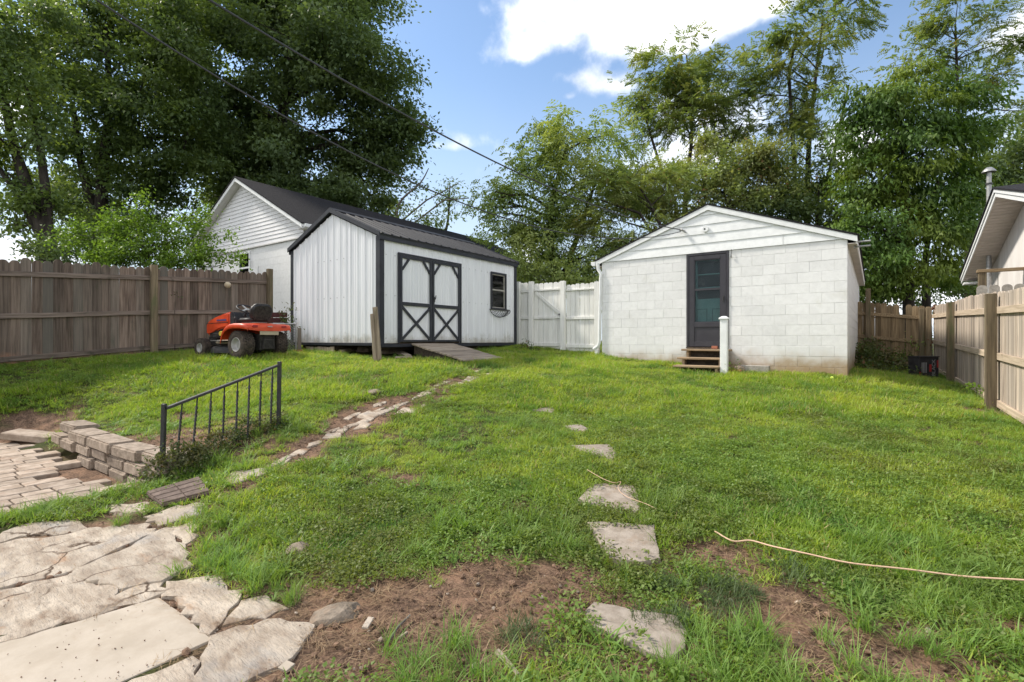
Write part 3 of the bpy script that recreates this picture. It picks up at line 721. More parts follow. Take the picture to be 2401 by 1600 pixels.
# ------------------------------------------------------------------ ramp and things round the shed
a0 = on_u(965, 804, uS + .03); a1 = on_u(1062, 804.5, uS + .03)
b0 = at(1066, 856); b1 = at(1157, 848); uB = (b0.x + b1.x) / 2
zR0, zR1 = Hh(-.085), gz(uB, (a0.y + a1.y) / 2) + .05
ramp = thing('wooden_ramp', (uS + .4, (a0.y + a1.y) / 2, zR1 - .05), 'weathered wooden plank ramp sloping from the shed doors to the grass', 'ramp')
nP = 9; Lr = uB - (uS + .03); ang = math.atan2(zR0 - zR1, Lr)
for i in range(nP):
    t = (i + .5) / nP; w = math.hypot(Lr, zR0 - zR1) / nP - .008
    c = Vector((uS + .03 + Lr * t, (a0.y + a1.y) / 2 + random.uniform(-.012, .012), zR0 + (zR1 - zR0) * t + random.uniform(-.003, .003)))
    mb = MB().obox((0, 0, 0), (w, a1.y - a0.y + random.uniform(-.02, .02), .036))
    put('plank', mb.mesh('plank', bevel=.005), M_plank, ramp, c - BASE[ramp.name], (random.uniform(-.006, .006), ang, random.uniform(-.006, .006)))
for y in (a0.y + .06, a1.y - .06):
    mb = MB().prism([(uS + .06, y - .02, zR0 - .025), (uB - .1, y - .02, zR1 - .02), (uB - .25, y - .02, zR1 - .07), (uS + .06, y - .02, zR0 - .20)], (0, .04, 0))
    part('stringer', mb, M_dark_wood, ramp)
    part('leg', MB().box((uS + .12, y + .022, gz(uS, y) - .1), (uS + .20, y + .07, zR0 - .05)), M_dark_wood, ramp)

sb = at(882, 851); Zs_ = depth(sb.x, sb.y)
stub = thing('board_stub', sb, 'pair of weathered boards standing upright by the shed corner', 'wooden stake')
def view_slab(pts, Z, dz, t):
    """Upright slab facing the camera: photo outline at depth Z, thickness t."""
    p = [ptZ(x, y, Z) for x, y in pts]
    return MB().prism(p, Vector((-SA, CA, 0)) * t)
part('plank', view_slab([(867.6, 737), (874.8, 735.5), (883, 852), (875.5, 857)], Zs_ - .02, 0, .045), M_plank_z, stub, .004)
part('plank', view_slab([(873.2, 721), (884.2, 719.5), (894, 842), (882.5, 848)], Zs_ + .03, 0, .045), M_plank_z, stub, .004)

def rock(name, p, r, label=None, cat=None, group=None, mat=None, parent=None, flat=.6, seed=0, sink=.25):
    rg = np.random.RandomState(seed + 5)
    bm = bmesh.new(); bmesh.ops.create_icosphere(bm, subdivisions=2, radius=1)
    sx, sy = r if isinstance(r, tuple) else (r, r)
    ax = rg.randn(7, 3); ax /= np.linalg.norm(ax, axis=1)[:, None]; cut = rg.uniform(.55, .9, 7)
    for v in bm.verts:
        q = np.array(v.co)
        for a, c in zip(ax, cut):
            d = q @ a
            if d > c: q = q - a * (d - c) * .85
        q = q * (1 + rg.uniform(-.05, .05))
        v.co = (q[0] * sx, q[1] * sy, q[2] * max(sx, sy) * flat)
    me = bpy.data.meshes.new(name); bm.to_mesh(me); bm.free()
    o = put(name, me, mat or M_rock, parent, Vector(p) - (BASE[parent.name] if parent else Vector()) + Vector((0, 0, max(sx, sy) * flat * (1 - 2 * sink))), (0, 0, rg.uniform(0, 3)))
    if not parent: tag(o, label, cat, group)
    return o
def lump(p, s): return Vector((p.x, p.y, gz(p.x, p.y) + s))
for i, (px, py, r, lb) in enumerate([(850, 826, (.20, .12), 'pale rock under the shed between the skirt boards and the board stub'),
                                     (908, 829, (.19, .13), 'grey flat rock under the shed just right of the board stub'),
                                     (1090, 812, (.16, .12), 'rough rock under the shed behind the top of the ramp'),
                                     (1116, 818, (.12, .09), 'small pale rock between the ramp and the shed base')]):
    p = at(px, py); rock('rock', p, r, lb, 'rock', 'rocks lying along the shed base', seed=i)
def timber(a, b, w, t, label):
    a = at(*a) + Vector((0, 0, .06)); b = at(*b) + Vector((0, 0, .05)); c = (a + b) / 2
    return solo('timber', MB().bar(a, b, w, t), M_plank, c, label, 'timber', 'loose timbers under the shed', bevel=.006)
timber((802, 831), (842, 822), .12, .07, 'reddish crumbling timber under the shed gable')
timber((916, 822), (957, 842), .14, .06, 'old mossy timber poking out left of the ramp')
timber((927, 846), (966, 844), .07, .04, 'pale thin board lying in grass left of the ramp')

# ------------------------------------------------------------------ white block garage
uR, vG, Wg = -.4055, 11.2527, 4.977
uL = uR - Wg; ucg = uR - Wg / 2; vB = 20.2
zs, zpk = Hh(1.884), Hh(2.80); gs = (zpk - zs) / (Wg / 2)
ud0, ud1, zd0 = -3.352, -2.474, Hh(-.15)
gar = thing('block_garage', (ucg, vG, gz(ucg, vG)), 'white painted concrete block garage with low gable and charcoal storm door', 'garage')
zb = Hh(-1.05); c = .0045
mb = MB()
mb.box((uL + c, vG + c, zb), (ud0, vG + .19, zs)); mb.box((ud1, vG + c, zb), (uR - c, vG + .19, zs)); mb.box((ud0 + .001, vG + c + .001, zb), (ud1 - .001, vG + .189, zd0))
mb.box((uR - .19, vG + .191, zb), (uR - c, vB, zs - .02)); mb.box((uL + c, vG + .191, zb), (uL + .19, vB, zs - .02)); mb.box((uL + .2, vB - .19, zb), (uR - .2, vB - .01, zs - .02))
part('wall', mb, M_mortar, gar)
blk = {}
def block_mesh(L, h=.196):
    key = (round(L, 2), round(h, 2))
    if key not in blk:
        b = .003; d = .06
        mb = MB().add([(b, 0, b), (L - b, 0, b), (L - b, 0, h - b), (b, 0, h - b), (0, b, 0), (L, b, 0), (L, b, h), (0, b, h), (0, d, 0), (L, d, 0), (L, d, h), (0, d, h)],
                      [(0, 1, 2, 3), (0, 4, 5, 1), (1, 5, 6, 2), (2, 6, 7, 3), (3, 7, 4, 0), (4, 8, 9, 5), (5, 9, 10, 6), (6, 10, 11, 7), (7, 11, 8, 4)])
        blk[key] = mb.mesh('block'); blk[key].materials.append(M_white_block)
    return blk[key]
def lay_blocks(ua, ub, z_top, z_bot, ref):
    row = 0; z1 = z_top; hh = .83 * .2032
    while z1 > z_bot:
        z0 = z1 - hh
        x = ref - (0 if row % 2 else .2032)
        while x > ua + .001: x -= .4064
        while x < ub - .001:
            l, r = max(x, ua), min(x + .4064, ub)
            if r - l > .05:
                zg = gz((l + r) / 2, vG)
                if z1 > zg - .03:
                    o = put('block', block_mesh(r - l - .005, hh - .005), None, gar, Vector((l + .0025, vG + random.uniform(-.002, .001), z0 + .0025)) - BASE[gar.name])
            x += .4064
        z1 = z0; hh = .2032; row += 1
lay_blocks(uL, ud0, zs, zb, uR); lay_blocks(ud1, uR, zs, zb, uR); lay_blocks(ud0, ud1, zd0 - .004, zb, uR)
mb = MB()                      # right side wall: courses seen edge-on, joined
z1 = zs - .01; hh = .83 * .2032; row = 0
while z1 > zb:
    y = vG + (0 if row % 2 == 0 else -.2)
    while y < vB:
        a, b = max(y, vG + .002), min(y + .4064, vB)
        if b - a > .05: mb.box((uR - .06, a + .003, z1 - hh + .0035), (uR + .001, b - .004, z1 - .0035))
        y += .4064
    z1 -= hh; hh = .2032; row += 1
o = part('side_blocks', mb, M_white_block, gar); o['kind'] = 'stuff'
# gable boards
k = 0
def hw(z): return (zpk - z) / gs
while zs + .2 * k < zpk - .03:
    z0 = zs + .2 * k; z1 = min(z0 + .215, zpk - .005)
    for ua, ub in ([(ucg - hw(z0), ucg + hw(z0))] if k else [(ucg - hw(z0), -1.47), (-1.462, ucg + hw(z0))]):
        l1, r1 = max(ua, ucg - hw(z1)), min(ub, ucg + hw(z1))
        f = [(ua, vG - .024, z0), (ub, vG - .024, z0), (r1, vG - .008, z1), (l1, vG - .008, z1)]
        mb = MB().add(f + [(x, y + .014, z) for x, y, z in f], [(0, 1, 2, 3), (7, 6, 5, 4), (0, 4, 5, 1), (1, 5, 6, 2), (2, 6, 7, 3), (3, 7, 4, 0)])
        part('siding_board', mb, M_white_trim, gar)
    k += 1
mb = MB().add([(uL, vG + .015, zs), (uR, vG + .015, zs), (ucg, vG + .015, zpk)], [(0, 1, 2)]); part('gable_sheathing', mb, M_white_trim, gar); mb = MB().add([(uL, vB - .02, zs), (uR, vB - .02, zs), (ucg, vB - .02, zpk)], [(0, 1, 2)])
part('gable_sheathing', mb, M_white_trim, gar)
for s in (-1, 1):
    e = Vector((ucg + s * (Wg / 2 + .15), 0, zs - .15 * gs)); r = Vector((ucg, 0, zpk))
    def q(p, y, dz): return (p.x, y, p.z + dz)
    part('rake_board', MB().prism([q(e, vG - .05, -.02), q(r, vG - .05, -.02), q(r, vG - .05, .085), q(e, vG - .05, .085)], (0, .022, 0)), M_white_trim, gar)
    part('roof', MB().prism([q(e, vG - .06, .088), q(r, vG - .06, .088), q(r, vG - .06, .118), q(e + Vector((s * .03, 0, 0)), vG - .06, .112)], (0, vB - vG + .12, 0)), M_shingle, gar)
    x0, x1 = sorted((e.x - s * .001, e.x - s * .022))
    part('fascia', MB().box((x0, vG - .026, e.z - .06), (x1, vB, e.z + .085)), M_wall_warm, gar)
    x0, x1 = sorted((e.x - s * .023, e.x - s * .145))
    part('soffit', MB().box((x0, vG - .02, e.z - .05), (x1, vB - .01, e.z - .035)), M_soffit_warm, gar)
# gutter and downspout at the left eave
gx = uL - .15; gzz = zs - .15 * gs
part('gutter', MB().prism([(gx - .004, vG - .07, gzz + .08), (gx - .11, vG - .07, gzz + .08), (gx - .10, vG - .07, gzz + .01), (gx - .07, vG - .07, gzz - .02), (gx - .004, vG - .07, gzz - .02)], (0, vB - vG, 0)), M_white_trim, gar)
pp = [on_v(x, y, vG - .03) for x, y in ((1402, 617), (1402.5, 632), (1409.5, 643), (1408.5, 652), (1405.5, 803), (1402, 812), (1392, 819))]
part('downspout', MB().tube(pp, .042, 8), M_white_trim, gar, smooth=35)
p = on_v(1399, 830, vG - .02)
part('drain_stub', MB().box((p.x - .04, p.y - .03, p.z - .16), (p.x + .04, p.y + .03, p.z + .10)), M_white_trim, gar, .006)
# small fittings on the gable
p = on_v(1654.5, 537.6, vG - .02)
vent = part('gable_vent', MB().lathe([(.0, -.035), (.062, -.035), (.066, -.02), (.066, .02)], p, 'y', 20), M_white_trim, gar, smooth=30)
part('vent_hole', MB().lathe([(.0, -.037), (.02, -.037), (.02, -.02)], p + Vector((-.012, 0, -.002)), 'y', 10), M_inner_dark, vent)  # dark disc on the vent face, coloured as the shade inside a hole
pb = on_v(1603, 541, vG - .06)
mb = MB().tube([pb + Vector((.02, .05, -.01)), pb + Vector((.0, 0, 0)), pb + Vector((-.07, -.03, .02))], .014, 6)
mb.lathe([(0, -.04), (.03, -.03), (.022, 0), (.03, .02), (0, .035)], pb + Vector((-.05, -.02, .02)), 'x', 10); mb.tube([pb + Vector((-.02, 0, 0)), pb + Vector((.045, .02, -.05))], .016, 6)
part('cable_bracket', mb, M_grey_metal, gar, smooth=40)
p = on_v(1714.5, 594, vG - .02)
part('hook', MB().tube([p + Vector((0, 0, .085)), p + Vector((.004, -.012, .0)), p + Vector((0, -.02, -.085))], .006, 5).box((p.x - .008, p.y - .02, p.z - .09), (p.x + .008, p.y, p.z - .05)), M_black_metal, gar)
p = Vector((uR + .15, vG + .25, Hh(1.845)))
part('mast_bracket', MB().tube([p + Vector((-.06, 0, 0)), p + Vector((.20, 0, 0))], .018, 8).tube([p + Vector((-.06, .02, -.085)), p + Vector((.20, .02, -.085))], .018, 8).box((p.x - .06, p.y - .02, p.z - .12), (p.x - .04, p.y + .04, p.z + .04)), M_grey_metal, gar)
# storm door, with the older door behind it
T = zs - .005; dw = ud1 - ud0
def dbox(mb, x0, x1, y0, y1, f, b): return mb.box((ud0 + x0, vG + f, T - y1), (ud0 + x1, vG + b, T - y0))
mb = MB(); dbox(mb, .002, .05, .0, 2.03, -.018, .06); dbox(mb, dw - .05, dw - .002, .0, 2.03, -.018, .06); dbox(mb, .051, dw - .051, .0, .05, -.018, .06)
part('door_frame', mb, M_door, gar, .004)
mb = MB(); dbox(mb, .055, .165, .055, 2.02, -.012, .03); dbox(mb, dw - .165, dw - .055, .055, 2.02, -.012, .03)
dbox(mb, .1651, dw - .1651, .055, .145, -.012, .03); dbox(mb, .1651, dw - .1651, 1.50, 1.60, -.012, .03); dbox(mb, .1651, dw - .1651, 1.91, 2.02, -.012, .03)
sd = part('storm_door', mb, M_door, gar, .004)
part('kick_panel', dbox(MB(), .166, dw - .166, 1.601, 1.909, .004, .024), M_door, sd, .003)
mb = MB(); dbox(mb, .166, .182, .146, 1.499, -.004, .028); dbox(mb, dw - .182, dw - .166, .146, 1.499, -.004, .028); dbox(mb, .1825, dw - .1825, .146, .162, -.004, .028); dbox(mb, .1825, dw - .1825, 1.483, 1.499, -.004, .028); dbox(mb, .1825, dw - .1825, .765, .81, -.003, .027)
part('sash', mb, M_door, sd)
part('pane', dbox(MB(), .178, dw - .178, .155, .77, .008, .012), M_glass, sd)
part('pane', dbox(MB(), .178, dw - .178, .80, 1.49, .014, .018), M_glass, sd)
mb = MB(); dbox(mb, dw - .125, dw - .095, .93, 1.09, -.02, -.012); mb.tube([(ud0 + dw - .11, vG - .012, T - .97), (ud0 + dw - .11, vG - .05, T - .98), (ud0 + dw - .11, vG - .055, T - 1.05)], .011, 6)
part('handle', mb, M_black_metal, sd)
mb = MB(); dbox(mb, .052, dw - .052, .985, 2.02, .12, .16); dbox(mb, .052, .20, .03, .984, .12, .16); dbox(mb, dw - .14, dw - .052, .03, .984, .12, .16); dbox(mb, .2001, dw - .1401, .03, .17, .12, .16)
idr = part('inner_door', mb, M_teal, gar)
mb = MB(); dbox(mb, .2001, dw - .1401, .44, .465, .125, .15); dbox(mb, .2001, dw - .1401, .73, .76, .125, .15)
part('muntin', mb, M_teal, idr)
part('inner_pane', dbox(MB(), .2001, dw - .1401, .171, .983, .152, .156), M_inner_dark, idr)  # opaque dark sheet, coloured as the unlit room behind the window
for x0, x1 in ((.185, .405), (.51, .72)):
    mb = MB(); t = .014
    for bx in ((x0, x1, 1.20, 1.20 + t), (x0, x1, 1.80, 1.80 + t), (x0, x0 + t, 1.2141, 1.7999), (x1 - t, x1, 1.2141, 1.7999)): dbox(mb, *bx, .108, .1195)
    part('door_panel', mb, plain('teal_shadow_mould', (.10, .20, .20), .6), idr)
part('sill', MB().box((ud0 + .005, vG - .05, zd0 - .03), (ud1 - .005, vG + .1, zd0)), M_dark_wood, gar)

# steps, newel post and oddments by the door
st = thing('wooden_steps', ((ud0 + ud1) / 2, vG - .5, gz(-2.9, vG - .5)), 'three weathered wooden treads leading to the storm door', 'steps')
ru = -2.40
for i, (px, py) in enumerate(((1597, 819), (1587, 838.5), (1578, 857))):
    v = vG - .03 - .30 * (i + 1); p = on_v(px, py, v)
    part('tread', MB().box((p.x, v, p.z - .036), (ru - .03 * i, v + .30 - .012 * (i == 0), p.z + .004)), M_tread, st, .006)
    part('riser', MB().box((p.x + .12, v + .20, p.z - .17), (ru - .12, v + .22, p.z - .038)), M_dark_wood, st)
    for uu in (p.x + .10, ru - .14):
        part('stringer', MB().box((uu, v + .04, p.z - .30), (uu + .045, v + .29, p.z - .037)), M_tread, st)
p = on_v(1684, 819, vG - .2)
solo('brick', MB().box((p.x - .13, p.y - .02, p.z + .005), (p.x - .02, p.y + .06, p.z + .065)), M_redbrick, p, 'small red brick lying on the top step beside the white post', 'brick', bevel=.004)
nb = on_v(1698, 876, 10.47); nt = on_v(1698, 742, 10.47)
nw = thing('newel_post', (nb.x, nb.y, nb.z), 'white square post with pyramid cap standing beside the steps', 'post')
part('shaft', MB().box((nb.x - .064, nb.y - .064, nb.z - .15), (nb.x + .064, nb.y + .064, nt.z - .06)), M_white_trim, nw, .006)
mb = MB(); z = nt.z - .06
mb.box((nb.x - .085, nb.y - .085, z + .001), (nb.x + .085, nb.y + .085, z + .028))
mb.add([(nb.x - .08, nb.y - .08, z + .029), (nb.x + .08, nb.y - .08, z + .029), (nb.x + .08, nb.y + .08, z + .029), (nb.x - .08, nb.y + .08, z + .029), (nb.x - .03, nb.y - .03, z + .062), (nb.x + .03, nb.y - .03, z + .062), (nb.x + .03, nb.y + .03, z + .062), (nb.x - .03, nb.y + .03, z + .062)],
       [(0, 1, 5, 4), (1, 2, 6, 5), (2, 3, 7, 6), (3, 0, 4, 7), (4, 5, 6, 7)])
part('cap', mb, M_white_trim, nw)
rock('rock', lump(on_v(1735, 872, vG - .22), -.02), (.13, .10), 'grey rock against the garage wall beside the white post', 'rock', seed=9, flat=.8)
p = on_v(1771, 872, vG - .12)
solo('cinder_block', MB().box((p.x - .26, p.y - .09, gz(p.x, p.y) - .06), (p.x + .26, p.y + .09, gz(p.x, p.y) + .13)), M_cinder, p, 'grey cinder block lying along the garage wall right of the rock', 'cinder block', bevel=.008)
p = on_v(1726, 892, vG - .35)
solo('brick', MB().box((p.x - .10, p.y - .04, gz(p.x, p.y) - .02), (p.x + .10, p.y + .05, gz(p.x, p.y) + .055)), M_redbrick, p, 'reddish brick in the grass in front of the grey rock', 'brick', bevel=.004)
p = at(1951, 893)
solo('ball', MB().lathe([(.034 * math.sin(math.pi * i / 10), -.034 * math.cos(math.pi * i / 10)) for i in range(11)], p + Vector((0, 0, .045)), 'z', 16), M_ball, p, 'lime green tennis-size ball in grass near the garage corner', 'ball', smooth=180)

# ------------------------------------------------------------------ picket fences
def picket_mesh(w, h, t, ear=.028, rough=0.):
    pts = [(-w / 2, 0), (w / 2, 0), (w / 2, h - ear * 1.15), (w / 2 - ear * .8, h - .006), (w / 2 - ear * 1.2, h), (-w / 2 + ear * 1.2, h), (-w / 2 + ear * .8, h - .006), (-w / 2, h - ear * 1.15)]
    return MB().prism([(x, -t / 2, z) for x, z in pts], (0, t, 0)).mesh('picket')
def run_pickets(root, A, B, w, gap, h, t, mat, side, zoff=.04, skip=(), dh=.02, tilt=.006, ear=.028, zlift=0.):
    """Pickets from A to B (x, y); side = +1 puts nothing, they stand on the line; meshes are shared."""
    A = Vector(A); B = Vector(B); d = B - A; L = d.length; d.normalize(); ang = math.atan2(d.y, d.x)
    ms = []
    for i in range(4):
        me = picket_mesh(w * random.uniform(.985, 1.0), h + random.uniform(-dh, dh), t, ear); me.materials.append(mat); ms.append(me)
    n = max(1, round(L / (w + gap))); gap = L / n - w
    for i in range(n):
        if i in skip: continue
        p = A + d * ((i + .5) * (w + gap)); q = Vector((p.x, p.y, gz(p.x, p.y) + zoff + zlift))
        off = Vector((-d.y, d.x)) * random.uniform(-.004, .004)
        put('picket', random.choice(ms), None, root, q + Vector((off.x, off.y, 0)) - BASE[root.name], (0, random.uniform(-tilt, tilt), ang + random.uniform(-.012, .012)))
def run_rail(root, A, B, hA, hB, w, t, mat, off, name='rail'):
    """Rail between ground heights: laid beside the pickets by off (x, y)."""
    a = Vector((A[0] + off[0], A[1] + off[1], gz(*A) + hA)); b = Vector((B[0] + off[0], B[1] + off[1], gz(*B) + hB))
    c = (a + b) / 2; d = b - a
    mb = MB().obox((0, 0, 0), (t, d.length, w))
    o = put(name, mb.mesh(name, bevel=.004), mat, root, c - BASE[root.name], (math.atan2(d.z, math.hypot(d.x, d.y)), 0, math.atan2(d.y, d.x) - math.pi / 2))
    return o
def post(root, x, y, top, mat, w=.1, name='post', lean=0., bot=None):
    z0 = (gz(x, y) if bot is None else bot) - .12
    mb = MB().box((-w / 2, -w / 2, 0), (w / 2, w / 2, gz(x, y) + top - z0))
    return put(name, mb.mesh(name, bevel=.006), mat, root, Vector((x, y, z0)) - BASE[root.name], (lean, 0, random.uniform(-.05, .05)))

LF = [(-11.05, -3.25), (-11.33, -.80), (-11.60, 1.66), (-11.93, 4.08), (-11.93, 6.50)]
lf = thing('picket_fence', (LF[3][0], LF[3][1], gz(*LF[3])), 'weathered dark grey-brown dog-ear picket fence behind the orange tractor', 'fence')
for A, B in zip(LF[:-1], LF[1:]):
    d = (Vector(B) - Vector(A)).normalized(); nrm = Vector((d.y, -d.x))
    run_pickets(lf, A, B, .142, .001, 1.74, .018, M_fence_grey, 1, .02, tilt=.003, ear=.042, dh=.025)
    for hgt in (1.53, .83, .12):
        run_rail(lf, A, B, hgt, hgt, .085, .038, M_fence_grey_y, nrm * .030)
    post(lf, B[0] + nrm.x * .08, B[1] + nrm.y * .08, 1.80 if B == LF[3] else 1.86, M_fence_post, .115)
p = on_u(530, 669, -11.88)
mb = MB().lathe([(.0, -.068), (.035, -.06), (.062, -.035), (.07, 0), (.06, .035), (.035, .06), (.012, .072), (0, .075)], (p.x + .08, p.y, p.z), 'x', 18)
solo('gourd', mb, M_gourd, p + Vector((.03, 0, 0)), 'round cream gourd-like lump fixed on the top rail of the grey fence', 'gourd', smooth=180)

RF = [(1.67, 3.2), (1.615, 6.85), (1.56, 10.59), (1.45, 14.45), (1.34, 18.19)]
rf = thing('picket_fence', (1.56, 10.59, gz(1.56, 10.59)), 'sunlit tan picket fence with heavy posts running back beside the lawn', 'fence')
for A, B in zip(RF[:-1], RF[1:]):
    d = (Vector(B) - Vector(A)).normalized(); nrm = Vector((-d.y, d.x))
    run_pickets(rf, A, B, .138, .005, 1.80, .018, M_fence_tan, 1, .0, dh=.015)
    for hgt in (1.52, .82, .10):
        run_rail(rf, A, B, hgt, hgt, .105, .04, M_fence_tan_y, nrm * .030)
    post(rf, B[0] + nrm.x * .11, B[1] + nrm.y * .11, 1.76, M_fence_post, .125)
BF = [(1.30, 18.36), (-.42, 18.36)]
bf = thing('picket_fence', (.4, 18.36, gz(.4, 18.36)), 'shaded brown picket fence with a broken picket at the back of the passage', 'fence')
run_pickets(bf, BF[0], BF[1], .146, .001, 1.74, .018, M_fence_back, 1, .0, skip=(4,), dh=.03, zlift=.04, tilt=.003, ear=.04)
put('picket', picket_mesh(.14, 1.44, .018, .002), M_fence_back, bf, Vector((1.30 - 4.5 * .147, 18.36, gz(.6, 18.36) + .04)) - BASE[bf.name])
for hgt in (1.46, .78, .12):
    o = run_rail(bf, BF[0], BF[1], hgt, hgt, .1, .04, M_fence_back_x, (0, -.03))
post(bf, 1.08, 18.27, 1.72, M_fence_post, .12); post(bf, -.15, 18.27, 2.2, M_fence_post, .12)

# white fence and gate between the shed and the garage
vF = 11.42
def uF(px): return on_v(px, 700, vF).x
wf = thing('white_fence', (uF(1360), vF, gz(uF(1360), vF)), 'white painted picket fence panel between the gate and the garage downspout', 'fence')
gate = thing('white_gate', (uF(1286), vF, gz(uF(1286), vF)), 'white painted picket gate with diagonal brace beside the metal shed', 'gate')
gl_ = -.30; zbase = Hh(gl_)
def wbox(root, name, x0, x1, y0, y1, v0, v1, bev=.004):
    a = on_v(x0, y1, vF); b = on_v(x1, y0, vF)
    return part(name, MB().box((a.x, v0, a.z), (b.x, v1, b.z)), M_white_wood, root, bev)
def wpickets(root, x0, x1, n, ytop, ybot):
    ms = []
    a = on_v(x0, ybot, vF); b = on_v(x1, ytop, vF); w = (b.x - a.x) / n
    for i in range(3):
        me = picket_mesh(w - .011, b.z - a.z + random.uniform(-.012, .012), .018, .026); me.materials.append(M_white_wood); ms.append(me)
    for i in range(n):
        put('picket', random.choice(ms), None, root, Vector((a.x + (i + .5) * w, vF + .02 + random.uniform(-.003, .003), a.z)) - BASE[root.name], (0, random.uniform(-.004, .004), 0))
wpickets(wf, 1217, 1247, 3, 663, 817); wpickets(wf, 1327, 1404, 7, 662, 829)
wpickets(gate, 1252, 1319, 6, 660.5, 818)
for x0, x1, y0, y1, bot in ((1211, 1221.5, 661.5, 822, 0), (1243.5, 1253.0, 661, 822, 0), (1317, 1327.5, 659.5, 832, 0), (1397, 1407.5, 661, 836, 0)):
    wbox(wf, 'post', x0, x1, y0, y1, vF - .095, vF + .0)
for y0, y1 in ((679, 687), (741.5, 749.5)): wbox(wf, 'rail', 1221.8, 1243.2, y0, y1, vF - .03, vF + .008)
for y0, y1 in ((674.5, 683), (741.5, 750), (808, 815.5)): wbox(wf, 'rail', 1327.8, 1396.8, y0, y1, vF - .03, vF + .008)
for y0, y1 in ((675.5, 684), (741, 749), (804, 812)): wbox(gate, 'rail', 1253.4, 1316.6, y0, y1, vF - .03, vF + .008)
a = on_v(1257, 686.5, vF); b = on_v(1314.5, 737, vF)
part('brace', MB().bar((a.x, vF - .012, a.z), (b.x, vF - .012, b.z), .085, .034, (0, -1, 0)), M_white_wood, gate, .004)
a = on_v(1316, 738, vF)
part('latch', MB().box((a.x - .06, vF - .045, a.z - .01), (a.x - .01, vF - .031, a.z + .02)), M_black_metal, gate)

# ------------------------------------------------------------------ neighbour's house beyond the left fence
nh = thing('block_house', (-15.6, 7.74, gz(-12, 8) - .1), 'white block house with lap-sided gable and black shingle roof behind the grey fence', 'house')
ucn, ur, vn = -15.6, -12.38, 7.74; ul = 2 * ucn - ur; zsb = Hh(2.77); zpn = Hh(4.80); ns = .525; vend = 19.5
def wz(u): return zpn - ns * abs(u - ucn)
mb = MB(); zf = Hh(-.6)
mb.prism([(ul, vn + .02, zf), (ur, vn + .02, zf), (ur, vn + .02, wz(ur)), (ucn, vn + .02, zpn - .02), (ul, vn + .02, wz(ul))], (0, .18, 0))
mb.box((ur - .18, vn + .201, zf), (ur - .008, vend, wz(ur) - .02)); mb.box((ul + .008, vn + .201, zf), (ul + .18, vend, wz(ul) - .02)); mb.box((ul + .2, vend - .2, zf), (ur - .2, vend, wz(ur) - .05))
part('wall', mb, M_mortar, nh)
wa = on_v(562.5, 640, vn); wb = on_v(584.5, 594, vn); wz0 = wa.z - .55
mb = MB(); z1 = zsb - .005; row = 0
while z1 > zf:
    x = ur - (.0 if row % 2 else .2)
    while x > ul:
        l, r = max(ul, x - .4064), min(ur, x)
        if not (r > wa.x and l < wb.x and z1 - .2 < wb.z and z1 > wz0) and r - l > .04: mb.box((l + .002, vn + .0155, z1 - .201), (r - .002, vn + .0195, z1 - .002))
        x -= .4064
    z1 -= .2032; row += 1
o = part('block_courses', mb, M_white_block, nh); o['kind'] = 'stuff'
z0 = zsb
while z0 < zpn - .12:
    z1 = z0 + .118; h0, h1 = (zpn - z0) / ns - .05, max(.02, (zpn - z1) / ns - .05)
    h0 = min(h0, ur - ucn + .015); h1 = min(h1, h0)
    f = [(ucn - h0, vn - .030, z0), (ucn + h0, vn - .030, z0), (ucn + h1, vn - .012, z1), (ucn - h1, vn - .012, z1)]
    part('siding_board', MB().add(f + [(x, y + .016, z) for x, y, z in f], [(0, 1, 2, 3), (7, 6, 5, 4), (0, 4, 5, 1), (1, 5, 6, 2), (2, 6, 7, 3), (3, 7, 4, 0)]), M_siding, nh)
    z0 += .112
part('skirt_trim', MB().box((ul - .01, vn - .035, zsb - .03), (ur + .012, vn - .004, zsb - .004)), M_soffit, nh)
for s in (-1, 1):
    e = Vector((ucn + s * (ur - ucn + .28), 0, Hh(4.88) - ns * (ur - ucn + .28))); r = Vector((ucn, 0, Hh(4.88)))
    def q(p, y, dz): return (p.x, y, p.z + dz)
    part('rake_board', MB().prism([q(e, vn - .26, -.11), q(r, vn - .26, -.11), q(r, vn - .26, .0), q(e, vn - .26, .0)], (0, .02, 0)), M_white_trim, nh)
    part('soffit', MB().prism([q(e, vn - .238, -.10), q(r, vn - .238, -.10), q(r, vn - .238, -.085), q(e, vn - .238, -.085)], (0, .235, 0)), M_soffit, nh)
    rf_ = part('roof', MB().prism([q(e + Vector((s * .03, 0, -.015)), vn - .28, .003), q(r, vn - .28, .003), q(r, vn - .28, .04), q(e + Vector((s * .03, 0, -.015)), vn - .28, .035)], (0, vend - vn + .5, 0)), M_shingle, nh)
    x0, x1 = sorted((e.x, e.x - s * .02)); part('fascia', MB().box((x0, vn - .235, e.z - .12), (x1, vend + .2, e.z - .005)), M_white_trim, nh)
    if s == 1: part('gutter', MB().prism([(e.x + .004, vn - .2, e.z - .02), (e.x + .11, vn - .2, e.z - .01), (e.x + .10, vn - .2, e.z - .09), (e.x + .004, vn - .2, e.z - .11)], (0, vend - vn, 0)), M_white_trim, nh)
    x0, x1 = sorted((ucn + s * (ur - ucn + .02), e.x - s * .025)); part('eave_soffit', MB().box((x0, vn - .2, e.z - .115), (x1, vend, e.z - .10)), M_soffit, nh)
wn = part('window', MB().box((wa.x - .05, vn - .02, wz0), (wa.x, vn + .015, wb.z + .05)).box((wb.x, vn - .02, wz0), (wb.x + .05, vn + .015, wb.z + .05)).box((wa.x + .001, vn - .019, wb.z), (wb.x - .001, vn + .014, wb.z + .049)), M_white_trim, nh)
p = on_v(574, 629, vn)
part('sash', MB().box((wa.x, vn - .012, p.z - .025), (wb.x, vn + .012, p.z + .03)), M_white_trim, wn)
part('pane', MB().box((wa.x + .002, vn - .003, p.z + .031), (wb.x - .002, vn + .001, wb.z - .002)), M_glass, wn)
